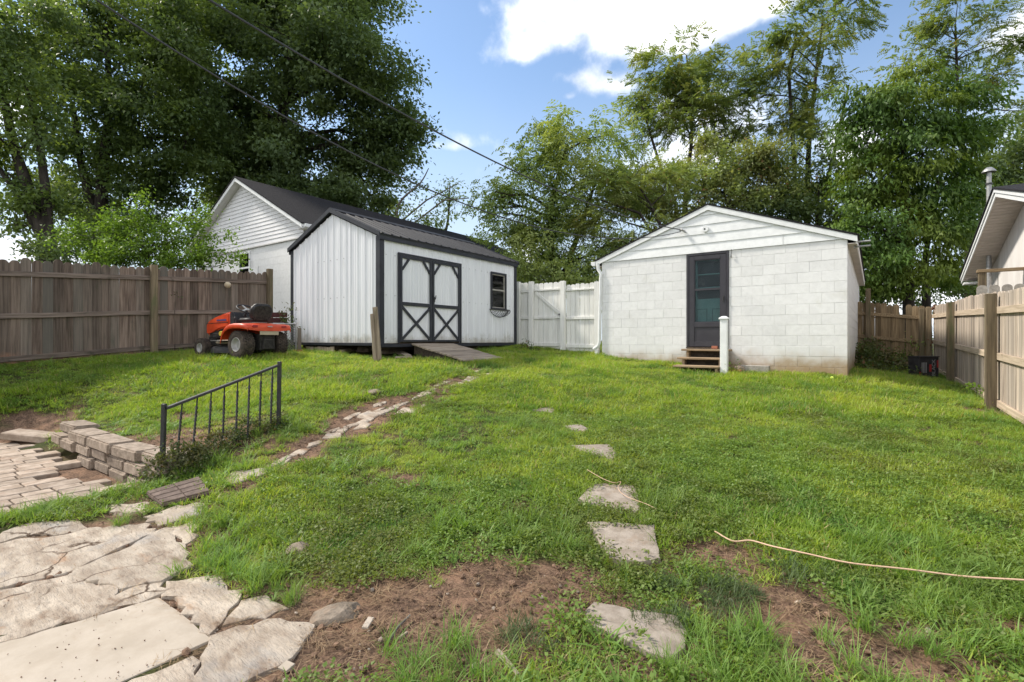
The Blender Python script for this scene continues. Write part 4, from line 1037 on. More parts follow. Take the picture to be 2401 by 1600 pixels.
part('pane', MB().box((wa.x + .002, vn - .006, wz0), (wb.x - .002, vn - .002, p.z - .026)), M_glass, wn)
part('dark_backing', MB().box((wa.x, vn + .005, wz0), (wb.x, vn + .0185, wb.z)), M_inner_dark, wn)  # dark sheet behind the panes, the room's shade put into its colour
p = on_v(605.5, 634, vn - .04)
part('wall_hook', MB().tube([p + Vector((0, 0, -.12)), p + Vector((0, 0, .05)), p + Vector((.03, 0, .1)), p + Vector((0, 0, .15)), p + Vector((-.03, 0, .1)), p + Vector((0, 0, .05))], .008, 5), M_grey_metal, nh)

# ------------------------------------------------------------------ neighbour's house beyond the right fence
rh = thing('gabled_house', (2.75, 15.5, gz(2.75, 15) - .05), 'white gabled house with wide soffit and metal flue behind the tan fence', 'house')
ux, uw = 2.2, 2.75; vp, zp_ = 15.5, Hh(3.36); rs = .265; vt0, vt1 = 21.0, 10.0; ue = 10.0
def rz_(v): return zp_ - rs * abs(v - vp)
part('wall', MB().prism([(uw, vt1 + .45, Hh(-1.2)), (uw, vt0 - .45, Hh(-1.2)), (uw, vt0 - .45, rz_(vt0 - .45) - .12), (uw, vp, zp_ - .12), (uw, vt1 + .45, rz_(vt1 + .45) - .12)], (.2, 0, 0)).box((uw + .2, vt1 + .46, Hh(-1.2)), (ue, vt1 + .6, rz_(vt1) - .1)).box((uw + .2, vt0 - .6, Hh(-1.2)), (ue, vt0 - .46, rz_(vt0) - .1)), M_wall_warm, rh)
for v0, s in ((vt0, 1), (vt1, -1)):
    part('rake_board', MB().prism([(ux, v0, rz_(v0) - .03), (ux, vp, zp_ - .03), (ux, vp, zp_ - .15), (ux, v0, rz_(v0) - .15)], (.022, 0, 0)), M_white_trim, rh)
    part('rake_trim', MB().prism([(ux - .025, v0, rz_(v0) + .03), (ux - .025, vp, zp_ + .03), (ux - .025, vp, zp_ - .05), (ux - .025, v0, rz_(v0) - .05)], (.024, 0, 0)), M_white_trim, rh)
    L_ = abs(v0 - vp); n = int(L_ / .16)
    for i in range(n):
        va = vp + s * (.01 + L_ * i / n); vb_ = vp + s * (L_ * (i + 1) / n - .008)
        if abs(va - vp) > 5.2: continue
        part('soffit_board', MB().prism([(ux + .023, va, rz_(va) - .135), (ux + .023, vb_, rz_(vb_) - .135), (ux + .023, vb_, rz_(vb_) - .12), (ux + .023, va, rz_(va) - .12)], (uw - ux - .025, 0, 0)), M_soffit_warm, rh)
    part('roof', MB().prism([(ux - .05, v0 + s * .04, rz_(v0) + .032), (ux - .05, vp, zp_ + .034), (ux - .05, vp, zp_ + .07), (ux - .05, v0 + s * .04, rz_(v0) + .065)], (ue - ux, 0, 0)), M_shingle, rh)
    y0, y1 = sorted((v0, v0 - s * .45)); part('eave_return', MB().box((ux + .03, y0, rz_(v0) - .20), (uw + .5, y1, rz_(v0) - .137)), M_white_trim, rh)
b = on_u(2321, 655, 2.58); t = on_u(2317, 410, 2.58); fx, fy = 2.56, b.y
fl = part('flue_pipe', MB().tube([(fx, fy, Hh(-.8)), (fx, fy, t.z + .02)], .055, 14), M_grey_metal, rh, smooth=40)
part('flue_cap', MB().lathe([(.0, .14), (.06, .13), (.12, .07), (.155, .02), (.155, .0), (.07, .0)], (fx, fy, t.z), 'z', 18), M_grey_metal, fl, smooth=40)
part('flue_band', MB().lathe([(.07, -.02), (.078, -.02), (.078, .02), (.07, .02)], (fx, fy, t.z - .32), 'z', 14), M_black_metal, fl)
dk = thing('deck_rail', (2.05, 15.4, gz(2.05, 15.4)), 'greenish wooden deck post and top rail behind the tan fence', 'railing')
p = on_u(2303, 640, 2.05)
part('post', MB().box((p.x - .07, p.y - .07, gz(p.x, p.y) - .1), (p.x + .07, p.y + .07, p.z)), M_fence_post, dk, .006)
part('rail', MB().box((p.x - .10, p.y - .09, p.z + .001), (p.x + 1.5, p.y + .05, p.z + .07)), M_fence_back_x, dk, .006)
gf = thing('grey_fence', (1.75, 12.9, gz(1.75, 12.9)), 'grey rounded fence pickets showing just above the tan fence', 'fence')
for i, (px, w) in enumerate(((2303, .15), (2332, .15), (2362, .15), (2391, .15))):
    p = ptZ(px, 669 - i * 1.2, 9.4)
    pts = [(-w / 2, -1.9), (w / 2, -1.9), (w / 2, -.06)] + [(w / 2 * math.cos(a), -.06 + .06 * math.sin(a)) for a in [math.pi * j / 8 for j in range(1, 8)]] + [(-w / 2, -.06)]
    mb = MB().prism([(x, 0, z) for x, z in pts], (0, .02, 0))
    put('picket', mb.mesh('picket'), M_cinder, gf, p - BASE[gf.name], (0, 0, .1))

# ------------------------------------------------------------------ stones, patio, retaining wall, handrail
KEEP_OUT = []                 # outlines on the ground where no grass grows: list of (points, grow)
def inpoly(x, y, poly):
    r = np.zeros(x.shape, bool); n = len(poly)
    for i in range(n):
        x0, y0 = poly[i]; x1, y1 = poly[(i + 1) % n]
        if y0 == y1: continue
        c = ((y0 > y) != (y1 > y)) & (x < (x1 - x0) * (y - y0) / (y1 - y0) + x0)
        r ^= c
    return r
def flagstone(name, px, mat, parent=None, lift=.02, thick=.06, rough=.006, jag=.018, label=None, cat=None, group=None, shrink=1.0, keep=.97, step=.06, seed=0, level=False):
    """Irregular flat stone: outline given as photo points on the ground; top follows the ground with a broken surface."""
    P = [at(x, y) for x, y in px]; c = sum(P, Vector()) / len(P)
    KEEP_OUT.append([((p.x - c.x) * keep + c.x, (p.y - c.y) * keep + c.y) for p in P])
    rg = np.random.RandomState(seed + len(px) * 7)
    out = []
    for i, p in enumerate(P):
        q = P[(i + 1) % len(P)]; L = (q - p).length; n = max(1, int(L / step))
        for k in range(n):
            r = p.lerp(q, k / n); d = (q - p).normalized(); j = jag * (rg.rand() - .5) * (0 if k == 0 else 1)
            out.append(((r.x - d.y * j - c.x) * shrink, (r.y + d.x * j - c.y) * shrink))
    out = np.array(out); n = len(out)
    if level:
        gx_ = (gz(c.x + .2, c.y) - gz(c.x - .2, c.y)) / .4; gy_ = (gz(c.x, c.y + .2) - gz(c.x, c.y - .2)) / .4; g0 = gz(c.x, c.y)
    rings = [(1.0, -thick), (1.0, -.010), (.985, .0), (.9, .004), (.72, .005), (.52, .006), (.3, .006)]
    V = []
    for s, dz in rings:
        xy = out * s + np.array([c.x, c.y])
        h = (g0 + gx_ * (xy[:, 0] - c.x) + gy_ * (xy[:, 1] - c.y)) if level else G(xy[:, 0], xy[:, 1])
        nz = rough * 2 * (fbm(xy[:, 0] * 9 + seed, xy[:, 1] * 9, 3) + .8 * (np.floor(5 * vnoise(xy[:, 0] * 3 + seed, xy[:, 1] * 5)) / 5 - .5)) if dz > -.02 else 0
        V.append(np.stack([xy[:, 0], xy[:, 1], h + lift + dz + nz], -1))
    V = np.concatenate(V + [np.array([[c.x, c.y, (g0 if level else gz(c.x, c.y)) + lift + .006]])])
    F = [(r * n + i, r * n + (i + 1) % n, (r + 1) * n + (i + 1) % n, (r + 1) * n + i) for r in range(len(rings) - 1) for i in range(n)]
    F += [((len(rings) - 1) * n + i, (len(rings) - 1) * n + (i + 1) % n, len(V) - 1) for i in range(n)]
    mb = MB().add(V.tolist(), F)
    if parent: return part(name, mb, mat, parent, smooth=35)
    return solo(name, mb, mat, (c.x, c.y, gz(c.x, c.y)), label, cat, group, smooth=35)

z5 = lambda pts: [(x / 2.24, 900 + y / 2.24) for x, y in pts]
patio = thing('stone_patio', at(400, 1400), 'pale broken limestone flagging at the near corner of the yard', None, kind='structure')
FL = [[(-60, 830), (130, 742), (385, 716), (443, 757), (330, 786), (100, 806), (-60, 850)],
      [(-80, 872), (110, 822), (340, 800), (460, 768), (740, 742), (780, 795), (640, 852), (535, 905), (400, 968), (-80, 1085)],
      [(800, 792), (900, 765), (960, 880), (1000, 955), (840, 1035), (640, 1070), (380, 1005), (550, 918), (690, 865)],
      [(-80, 1108), (370, 1012), (600, 1085), (560, 1155), (420, 1222), (210, 1275), (-80, 1345)],
      [(435, 1232), (575, 1165), (655, 1090), (835, 1050), (840, 1108), (560, 1200), (250, 1292), (-60, 1372), (-60, 1358), (215, 1288)],
      [(858, 1105), (885, 1050), (1125, 1022), (1255, 1118), (1155, 1250), (1098, 1308)],
      [(1180, 1262), (1272, 1135), (1400, 1112), (1505, 1178), (1390, 1225)],
      [(1115, 1335), (1390, 1250), (1640, 1270), (1560, 1390), (1450, 1480), (1240, 1590), (1010, 1640), (1070, 1440)],
      [(700, 1556), (1000, 1440), (1040, 1470), (980, 1640), (560, 1700), (600, 1620)],
      [(575, 642), (765, 622), (782, 668), (610, 682)], [(765, 700), (930, 645), (1070, 640), (1050, 690), (835, 745)], [(910, 760), (1010, 730), (1040, 800), (960, 850)]]
for i, f in enumerate(FL):
    flagstone('flagstone', z5(f), M_flag, patio, shrink=1.085, rough=.006, jag=.05, step=.05, seed=i * 3, lift=.002 + .003 * (i % 3), keep=1.06, thick=.035)
PATIO_ZONE = [(q.x, q.y) for q in (at(*w) for w in ((-150, 1255), (20, 1228), (190, 1215), (330, 1195), (420, 1245), (470, 1330), (560, 1400), (740, 1462), (690, 1600), (620, 1800), (-150, 1800)))]
flagstone('concrete_slab', z5([(-130, 1400), (838, 1122), (1122, 1343), (640, 1570), (520, 1660), (-130, 1850)]), M_slab, patio, rough=.0015, jag=.004, step=.08, lift=.003, seed=50, thick=.05)

SS = [([(1372, 1438), (1392, 1417), (1500, 1440), (1585, 1455), (1612, 1490), (1608, 1530), (1570, 1560), (1500, 1530), (1440, 1500), (1372, 1470)], 'nearest concrete stepping stone, half covered by creeping weeds'),
      ([(1376, 1236), (1400, 1233), (1535, 1240), (1549, 1322), (1500, 1330), (1430, 1318)], 'trapezoid stepping stone next to the bare straw patch'),
      ([(1352, 1181), (1385, 1134), (1490, 1145), (1502, 1200), (1490, 1207)], 'tilted stepping stone with a salmon wire lying across it'),
      ([(1336, 1047), (1430, 1047), (1444, 1066), (1438, 1083), (1395, 1075)], 'flat grey stepping stone in mid lawn, fourth from the camera'),
      ([(1322, 1004), (1360, 1001), (1378, 1010), (1372, 1019), (1340, 1014)], 'small rounded stepping stone sunk deep in grass behind the flat grey one'),
      ([(1245, 965), (1290, 956), (1307, 962), (1295, 971)], 'farthest stepping stone, a thin sliver showing in the grass')]
for i, (px, lb) in enumerate(SS):
    flagstone('stepping_stone', px, M_step, None, lift=.022, keep=.99, thick=.08, rough=.003, jag=.012, label=lb, cat='stepping stone', group='stepping stones across the lawn', seed=i * 5, level=True, step=.05)

path = thing('garden_path', at(820, 1000), 'worn stony path climbing past the handrail to the gate', None, kind='structure')
z6 = lambda pts: [(750 + x / 2.0905, 850 + y / 2.0905) for x, y in pts]
z3 = lambda pts: [(930 + x / 6.723, 780 + y / 6.723) for x, y in pts]
PS = [z5([(1160, 500), (1230, 458), (1425, 438), (1415, 470), (1300, 502), (1225, 528)]), z5([(1400, 432), (1510, 375), (1535, 385), (1440, 440)]),
      z6([(10, 372), (35, 348), (112, 346), (105, 368)]), z6([(160, 328), (220, 288), (252, 300), (232, 318)]), z6([(365, 252), (410, 220), (478, 224), (470, 248)]), z6([(470, 220), (512, 203), (524, 214), (490, 228)]),
      z6([(180, 268), (240, 235), (300, 250), (250, 285)]), z6([(590, 125), (690, 99), (728, 106), (650, 120)]), z6([(688, 92), (740, 66), (792, 70), (735, 96)]), z6([(748, 62), (845, 50), (838, 60), (760, 68)]), z6([(838, 42), (868, 32), (878, 38), (850, 46)]), z6([(898, 24), (960, 14), (966, 22), (920, 28)]),
      z3([(1810, 482), (1990, 472), (1970, 502), (1850, 505)]), z3([(1885, 426), (2160, 424), (2135, 448), (1900, 452)]), z3([(2040, 382), (2200, 378), (2190, 392), (2060, 396)])]
for cx_, cy_, w_, h_ in ((843, 990, 34, 9), (872, 968, 30, 8), (908, 962, 28, 7), (806, 1008, 24, 8), (935, 950, 24, 6), (985, 928, 26, 5), (1002, 917, 22, 5), (735, 1042, 20, 8), (703, 1060, 22, 9), (668, 1080, 22, 9), (1040, 898, 22, 4), (862, 985, 20, 6), (888, 948, 20, 6), (828, 975, 20, 6), (780, 1010, 18, 7), (1128, 868, 18, 3)):
    r_ = np.random.RandomState(int(cx_)); n_ = 7; q_ = [2 * math.pi * (k + r_.rand() * .5) / n_ for k in range(n_)]
    PS.append([(cx_ + w_ * (.7 + .5 * r_.rand()) * math.cos(a) + h_ * .9 * math.sin(a) * -1, cy_ + h_ * (.7 + .5 * r_.rand()) * math.sin(a) - .28 * w_ * math.cos(a)) for a in q_])
for i, f in enumerate(PS):
    flagstone('path_stone', f, M_flag, path, lift=.0, thick=.03, keep=.85, rough=.006, jag=.02, step=.05, seed=100 + i)

# brick patio
bp = thing('brick_patio', on_u(60, 1150, -6.0), 'sunken patio of tan pavers below the retaining wall', None, kind='structure')
pv = {}
dirt = at(165, 1112)
row = 0; x = -5.44
while x > -9.6:
    wrow = (.21, .21, .16, .21)[row % 4]; y = 1.76 - (0, .17, .07, .24)[row % 4]
    while y > .1:
        l = random.choice((.305, .305, .305, .205))
        c = Vector((x - wrow / 2, y - l / 2, 0))
        k = ((c.x * CA + c.y * SA) / depth(c.x, c.y))
        dd = math.hypot((c.x - dirt.x) / .36, (c.y - dirt.y) / .22)
        if k > -1.4 and dd > 1 and not (c.y > 1.55 and random.random() < .25 and c.x > -6.5):
            key = (wrow, l)
            if key not in pv:
                pv[key] = MB().obox((0, 0, 0), (wrow - .012, l - .012, .06)).mesh('paver', bevel=.007); pv[key].materials.append(M_paver)
            put('paver', pv[key], None, bp, Vector((c.x, c.y, Hh(PATIO_H) - .012 + random.uniform(-.004, .005))) - BASE[bp.name], (random.uniform(-.015, .015), random.uniform(-.02, .02), random.uniform(-.02, .02)))
        y -= l
    x -= wrow; row += 1
KEEP_OUT.append([(-5.5, 1.78), (-5.5, .1), (-9.6, .1), (-9.6, 1.78)])

# retaining wall
rw = thing('retaining_wall', (-6.2, 1.9, Hh(-1.34)), 'low dry-laid wall of tan concrete blocks holding up the upper lawn', 'wall')
def wall_block(u0, u1, v0, top, h=.112, d=.25, tilt=0., skew=0.):
    mb = MB().obox((0, 0, 0), (u1 - u0 - .012, d, h))
    me = mb.mesh('block', bevel=.016, seg=2)
    for v in me.vertices:
        n = .006 * math.sin(v.co.x * 31 + u0 * 50) + .005 * math.sin(v.co.z * 60 + v.co.x * 17 + u0 * 9); v.co.y += n
    put('block', me, M_block, rw, Vector(((u0 + u1) / 2, v0 + d / 2, Hh(top) - h / 2)) - BASE[rw.name], (random.uniform(-.02, .02), tilt, skew))
T1 = -1.06
for u0, u1, v0, t in ((-5.70, -5.14, 1.86, T1 + .004), (-6.27, -5.71, 1.80, T1), (-6.98, -6.285, 1.77, T1 + .012), (-7.60, -6.99, 1.76, T1 + .014), (-8.22, -7.615, 1.82, T1 + .045)): wall_block(u0, u1, v0, t, skew=random.uniform(-.03, .03))
for u0, u1, v0, t in ((-5.52, -5.12, 1.84, T1 - .114), (-5.96, -5.53, 1.80, T1 - .118), (-6.42, -5.97, 1.80, T1 - .116), (-6.85, -6.43, 1.78, T1 - .092), (-7.30, -6.86, 1.76, T1 - .095), (-7.75, -7.31, 1.72, T1 - .092), (-8.15, -7.76, 1.72, T1 - .07)): wall_block(u0, u1, v0, t)
for u0, u1, v0, t in ((-5.40, -5.10, 1.82, T1 - .23), (-5.85, -5.41, 1.79, T1 - .235), (-6.30, -5.86, 1.78, T1 - .232), (-6.75, -6.31, 1.77, T1 - .21), (-7.2, -6.76, 1.75, T1 - .21)): wall_block(u0, u1, v0, t)
KEEP_OUT.append([(-5.12, 1.74), (-5.12, 2.06), (-8.2, 2.04), (-8.2, 1.70)])
p = at(78, 1032)
me = MB().obox((0, 0, 0), (.26, .62, .09)).mesh('loose_paver', bevel=.01)
tag(put('loose_paver', me, M_paver, None, p + Vector((0, 0, .05)), (-.10, .05, -.95)), 'loose tilted paver resting on soil left of the retaining wall', 'paver')

# handrail
ZN, ZF = 4.60, 5.49
hr = thing('handrail', ptZ(383, 1105, ZN), 'old black iron stair handrail with twisted balusters above the path', 'railing')
def twisted(a, b, r):
    a = Vector(a); b = Vector(b); n = 44; vs = []
    for i in range(n + 1):
        t = i / n; p = a.lerp(b, t); w = r * (1.0 if (t < .12 or t > .93) else 1.45)
        ang = 0 if t < .12 else (t - .12) * 26
        for k in range(4):
            q = ang + k * math.pi / 2; vs.append(p + Vector((math.cos(q) * w, math.sin(q) * w * .62, 0)))
    return MB().add(vs, [(i * 4 + k, i * 4 + (k + 1) % 4, (i + 1) * 4 + (k + 1) % 4, (i + 1) * 4 + k) for i in range(n) for k in range(4)])
n0, n1 = ptZ(385, 947, ZN), ptZ(380, 1116, ZN); f0, f1 = ptZ(655.5, 848, ZF), ptZ(653, 1004, ZF)
part('post', MB().bar(n1, n0, .036, .036, (CA, SA, 0)), M_black_metal, hr, .004)
part('post', MB().bar(f1, f0, .036, .036, (CA, SA, 0)), M_black_metal, hr, .004)
ra, rb_ = ptZ(389, 958, ZN), ptZ(652, 857, ZF)
part('top_rail', MB().bar(ra, rb_, .045, .024), M_black_metal, hr, .003)
zq = lambda x, y: (340 + x / 4.753, 820 + y / 4.753)
for i, (xt, xb_) in enumerate(((392, 345), (568, 520), (728, 700), (880, 862), (1032, 1010), (1168, 1142), (1303, 1272), (1435, 1397))):
    sx, _ = zq(xt, 0); t0 = (sx - 383) / (655 - 383); t = t0 * ZN / (ZF - t0 * (ZF - ZN))      # perspective-true fraction along the rail
    Z = ZN + (ZF - ZN) * t; top = ra.lerp(rb_, t) + Vector((0, 0, -.012))
    sb_, _ = zq(xb_, 0)
    bot = ptZ(sb_, 1000, Z); bot.z = n1.z + (f1.z - n1.z) * t - .02
    part('baluster', twisted(top, bot, .0115), M_black_metal, hr)

# rubber tile on the path
c4 = [at(*q) for q in z5([(768, 592), (1046, 512), (1104, 590), (850, 655)])]
mt = thing('rubber_tile', sum(c4, Vector()) / 4, 'brown rubber paving tile lying at the foot of the handrail', 'mat')
def bil(s, t): return c4[0].lerp(c4[1], s).lerp(c4[3].lerp(c4[2], s), t)
up = Vector((0, 0, 1))
part('backing', MB().prism([bil(0, 0) + up * .012, bil(1, 0) + up * .012, bil(1, 1) + up * .012, bil(0, 1) + up * .012], up * .02), M_mat, mt)
for i in range(2):
    for j in range(4):
        s0, s1, t0, t1 = i / 2 + .012, (i + 1) / 2 - .012, j / 4 + .02, (j + 1) / 4 - .02
        part('pad', MB().prism([bil(s0, t0) + up * .0325, bil(s1, t0) + up * .0325, bil(s1, t1) + up * .0325, bil(s0, t1) + up * .0325], up * .013), M_mat, mt, .003)
KEEP_OUT.append([(p.x, p.y) for p in c4])

# loose stones and scraps on the soil
p = at(793, 1440); rock('rock', lump(p, -.035), (.14, .085), 'orange-tinged rock at the edge of the bare soil by the flagging', 'rock', flat=.36, seed=21)
p = at(878, 925); rock('rock', lump(p, .0), (.14, .10), 'flat brown rock on the bank beside the worn path', 'rock', flat=.4, seed=22)
p = at(700, 1290); rock('rock', lump(p, -.02), (.09, .07), 'half buried grey rock in grass above the flagging', 'rock', flat=.5, seed=25)
for (px, py), sz, rz, lb in [((863, 1467), (.03, .075, .012), .5, 'pale wood chip lying on the bare soil'), ((672, 1570), (.05, .045, .012), .2, 'small tan tile scrap on soil at the picture edge')]:
    p = at(px, py)
    me = MB().obox((0, 0, 0), sz).mesh('scrap', bevel=.002)
    tag(put('wood_chip' if sz[0] < .04 else 'tile_scrap', me, M_slab, None, p + Vector((0, 0, .012)), (.1, .05, rz)), lb, 'scrap')
def stick(pts, r, lb, mat):
    P = [at(*q) + Vector((0, 0, .012)) for q in pts]
    tag(put('stick', MB().tube(P, [r, r * .9, r * .6][:len(P)] if len(P) <= 3 else r, 6).mesh('stick', P[0]), mat, None, P[0]), lb, 'stick', None)
stick([(905, 1518), (930, 1480), (962, 1448)], .007, 'grey stick lying on bare soil near the orange-tinged rock', M_bark_pale)
stick([(1166, 1535), (1190, 1560), (1215, 1590)], .014, 'thick brown stick at the bottom edge of the picture', M_plank)
stick([(935, 1504), (955, 1490)], .008, 'short stub of brown stick beside the long grey stick', M_plank)

def wire(pts, r, h, label):
    P = [at(*q) + Vector((0, 0, h[i] if isinstance(h, (list, tuple)) else h)) for i, q in enumerate(pts)]
    Q = []
    for i in range(len(P) - 1):
        a, b, c, d = P[max(i - 1, 0)], P[i], P[i + 1], P[min(i + 2, len(P) - 1)]
        for k in range(6):
            t = k / 6
            Q.append(.5 * ((2 * b) + (c - a) * t + (2 * a - 5 * b + 4 * c - d) * t * t + (3 * b - a - 3 * c + d) * t ** 3))
    Q.append(P[-1])
    tag(put('wire', MB().tube(Q, r, 6).mesh('wire', P[0], smooth=180), M_wire, None, P[0]), label, 'wire')
z7 = lambda pts: [(1500 + x / 2.2397, 900 + y / 2.2397) for x, y in pts]
wire(z7([(395, 818), (488, 866), (582, 868), (700, 910), (880, 960), (1100, 1010), (1400, 1055), (1700, 1095), (2018, 1128), (2150, 1140)]), .0045, [.05, .045, .05, .06, .07, .07, .08, .08, .09, .09], 'long salmon coloured wire lying over the grass to the right')
wire(z6([(1310, 562), (1380, 598), (1440, 622), (1475, 618), (1462, 650), (1500, 690), (1600, 730), (1650, 756)]), .0022, [.06, .05, .05, .05, .05, .05, .05, .05], 'thin salmon wire curling over the tilted stepping stone')

# ------------------------------------------------------------------ carton by the right fence
p = at(2178, 887); Zc = depth(p.x, p.y)
k0, k1 = ptZ(2153, 880, Zc), ptZ(2205, 880, Zc); wc = (k1 - k0).length; hc = ptZ(2180, 838, Zc).z - p.z
car = thing('carton', p, 'black printed carton with red and white lettering beside the tan fence post', 'box', rz=YAW + .12)
mb = MB().box((-wc / 2, 0, 0), (wc / 2, wc * .55, hc)); part('body', mb, M_carton, car, .006)
mb = MB().obox((0, wc * .275, hc + .012), (wc * 1.05, wc * .6, .02)); part('lid', mb, M_carton, car, .004)
def printed(txt, size, x, z, mat, rot=0.):
    cu = bpy.data.curves.new('lettering', 'FONT'); cu.body = txt; cu.size = size; cu.extrude = .001; cu.align_x = 'CENTER'; cu.align_y = 'CENTER'
    tmp = bpy.data.objects.new('lettering', cu); COL.objects.link(tmp)
    dg = bpy.context.evaluated_depsgraph_get(); me = bpy.data.meshes.new_from_object(tmp.evaluated_get(dg)); bpy.data.objects.remove(tmp)
    me.materials.clear()
    put('lettering', me, mat, car, (x, -.004, z), (math.pi / 2, rot, 0))
printed('BLACK', hc * .26, wc * .24, hc * .50, M_print_white, -math.pi / 2)
part('red_print', MB().box((wc * .02, -.003, hc * .30), (wc * .13, -.001, hc * .66)), M_print_red, car)
for i in range(4): part('print_line', MB().box((-wc * .36 + i * wc * .07, -.003, hc * .25), (-wc * .33 + i * wc * .07, -.001, hc * .75)), M_print_white, car)
part('red_print', MB().box((wc * .40, -.003, hc * .5), (wc * .48, -.001, hc * .85)), M_print_red, car)
part('red_print', MB().box((-wc * .48, -.003, hc * .1), (-wc * .40, -.001, hc * .3)), M_print_red, car)

# dark boards stacked at the back of the passage
for i, (y0, lb) in enumerate(((0, 'lowest dark board leaning at the back fence by the bush'), (1, 'middle dark board stacked by the back fence'), (2, 'top dark board stacked by the back fence'))):
    a = ptZ(2068, 836 - i * 7, 15.2); b = ptZ(2112, 835 - i * 7, 15.0)
    solo('board', MB().bar(a, b, .12, .08), M_dark_wood, a, lb, 'board', 'dark boards stacked at the back fence', bevel=.005)

# ------------------------------------------------------------------ chain-link panel, maroon board and grey board beside the shed
Zk = 10.95
ck = thing('chain_link_panel', ptZ(694, 822, Zk), 'rusty chain-link gate panel standing between the tractor and the shed', 'gate panel')
TL, TR, BL, BR = ptZ(632, 760, Zk), ptZ(694, 760, Zk), ptZ(632, 822, Zk), ptZ(694, 822, Zk)
part('frame', MB().tube([BR, TR], .022, 8).tube([TR, TL], .018, 8).tube([TL, BL], .018, 8), M_grey_metal, ck, smooth=40)
wv = MB(); W_ = (TR - TL).length; H_ = TR.z - BR.z; dx = (TR - TL).normalized(); s_ = .055
i = -H_
while i < W_:
    for sg in (1, -1):
        xa = i if sg == 1 else i + H_; xb2 = xa + sg * H_
        t0, t1 = 0., 1.
        lo, hi = (xa, xb2) if sg == 1 else (xb2, xa)
        def P_(x): zt = (x - xa) / (xb2 - xa); return BL + dx * x + up * (H_ * zt)
        a, b = max(0, lo), min(W_, hi)
        if b - a > .02: wv.tube([P_(a), P_(b)], .0035, 4, False)
    i += s_
o = part('wire_mesh', wv, M_grey_metal, ck); o['kind'] = 'stuff'
p = ptZ(702, 812, 10.85)
solo('board', MB().obox(p + Vector((0, 0, .16)), (.075, .03, .46), Matrix.Rotation(YAW, 3, 'Z')), M_fence_grey, p, 'short grey board leaning at the shed corner behind the chain-link panel', 'board', bevel=.003)
mp = thing('maroon_panel', ptZ(640, 800, 11.25), 'dark maroon wooden panel propped behind the orange tractor', 'panel')
for y0, y1 in ((733, 744.5), (745.5, 757.5)):
    a, b = ptZ(598, (y0 + y1) / 2, 11.25), ptZ(673, (y0 + y1) / 2, 11.25)
    part('board', MB().bar(a, b, .04, (y1 - y0) * 11.25 / FPX), M_maroon, mp, .006)
for px in (602, 668):
    a = ptZ(px, 757, 11.3); part('leg', MB().box((a.x - .03, a.y, gz(a.x, a.y) - .05), (a.x + .03, a.y + .04, a.z)), M_maroon, mp)
p = ptZ(698, 820, 10.7); p.z = gz(p.x, p.y)
solo('brick', MB().obox(p + Vector((0, 0, .03)), (.10, .20, .09), Matrix.Rotation(.4, 3, 'Z')), M_redbrick, p, 'rust red brick at the foot of the chain-link panel', 'brick', bevel=.004)

# ------------------------------------------------------------------ lawn tractor (local axes: x right, y forward, z up; origin under the rear axle)
mx, mz = -4.97, 9.92
mu, mv = xz(mx, mz)
fwd = Vector((-.88, .475)); fu, fv = xz(fwd.x, fwd.y)
ang = math.atan2(fv, fu) - math.pi / 2
mow = thing('lawn_tractor', (mu, mv, gz(mu, mv) - .01), 'orange ride-on lawn tractor with black seat parked by the grey fence', 'lawn tractor', rz=ang)
def wheel(x, y, r, w, rr, lugs, side):
    ty = MB(); h = w / 2
    ty.lathe([(rr, -h * .92), (rr + (r - rr) * .45, -h), (r * .93, -h * .93), (r * .985, -h * .72), (r, 0), (r * .985, h * .72), (r * .93, h * .93), (rr + (r - rr) * .45, h), (rr, h * .92), (rr * .96, 0), (rr, -h * .92)], (x, y, r), 'x', 36)
    t = part('tyre', ty, M_rubber, mow, smooth=50)
    tr = MB()
    for i in range(lugs):
        for row in range(5):
            q = 2 * math.pi * (i + .5 * (row % 2)) / lugs; o = (row - 2) * w * .18
            R = Matrix.Rotation(q, 3, 'X')
            c = R @ Vector((0, 0, r + .001)); tr.obox(Vector((x + o, y, r)) + c, (w * .15, 2 * math.pi * r / lugs * .55, .014), R)
    o = part('tread', tr, M_rubber, t); o['kind'] = 'stuff'
    s = side
    rim = MB().lathe([(rr * 1.0, s * h * .90), (rr * .97, s * h * .98), (rr * .90, s * h * .95), (rr * .84, s * h * .45), (rr * .72, s * h * .30), (rr * .42, s * h * .28), (rr * .36, s * h * .45), (rr * .2, s * h * .48), (0, s * h * .48)], (x, y, r), 'x', 28)
    part('rim', rim, M_rim, t, smooth=40)
for x in (-.36, .36): wheel(x, 0, .255, .24, .135, 30, -1 if x < 0 else 1)
for x in (-.39, .39): wheel(x, 1.19, .185, .15, .095, 24, -1 if x < 0 else 1)
# fender deck
rows = [(-.335, .555), (-.325, .60), (-.29, .640), (-.15, .658), (.05, .660), (.20, .645), (.31, .60), (.39, .52), (.43, .42), (.44, .36)]
xs = [(-.50, -.085), (-.497, -.03), (-.47, -.004), (-.20, .0), (-.16, .012), (.16, .012), (.20, .0), (.47, -.004), (.497, -.03), (.50, -.085)]
vs = []; nx_ = len(xs)
for k in (0, -.014):
    for y, z in rows:
        for x, dz in xs: vs.append((x * (.93 if y < -.3 else 1) * (1 if k == 0 else .985), y + (.01 if k and y < 0 else 0), z + dz * (.55 if y < -.30 else 1) + k))
nr = len(rows); fs = []
for i in range(nr - 1):
    for j in range(nx_ - 1):
        a = i * nx_ + j; fs.append((a, a + 1, a + nx_ + 1, a + nx_)); b = a + nr * nx_; fs.append((b, b + nx_, b + nx_ + 1, b + 1))
for i in range(nr - 1):
    for j in (0, nx_ - 1):
        a = i * nx_ + j; b = a + nr * nx_; fs.append((a, a + nx_, b + nx_, b))
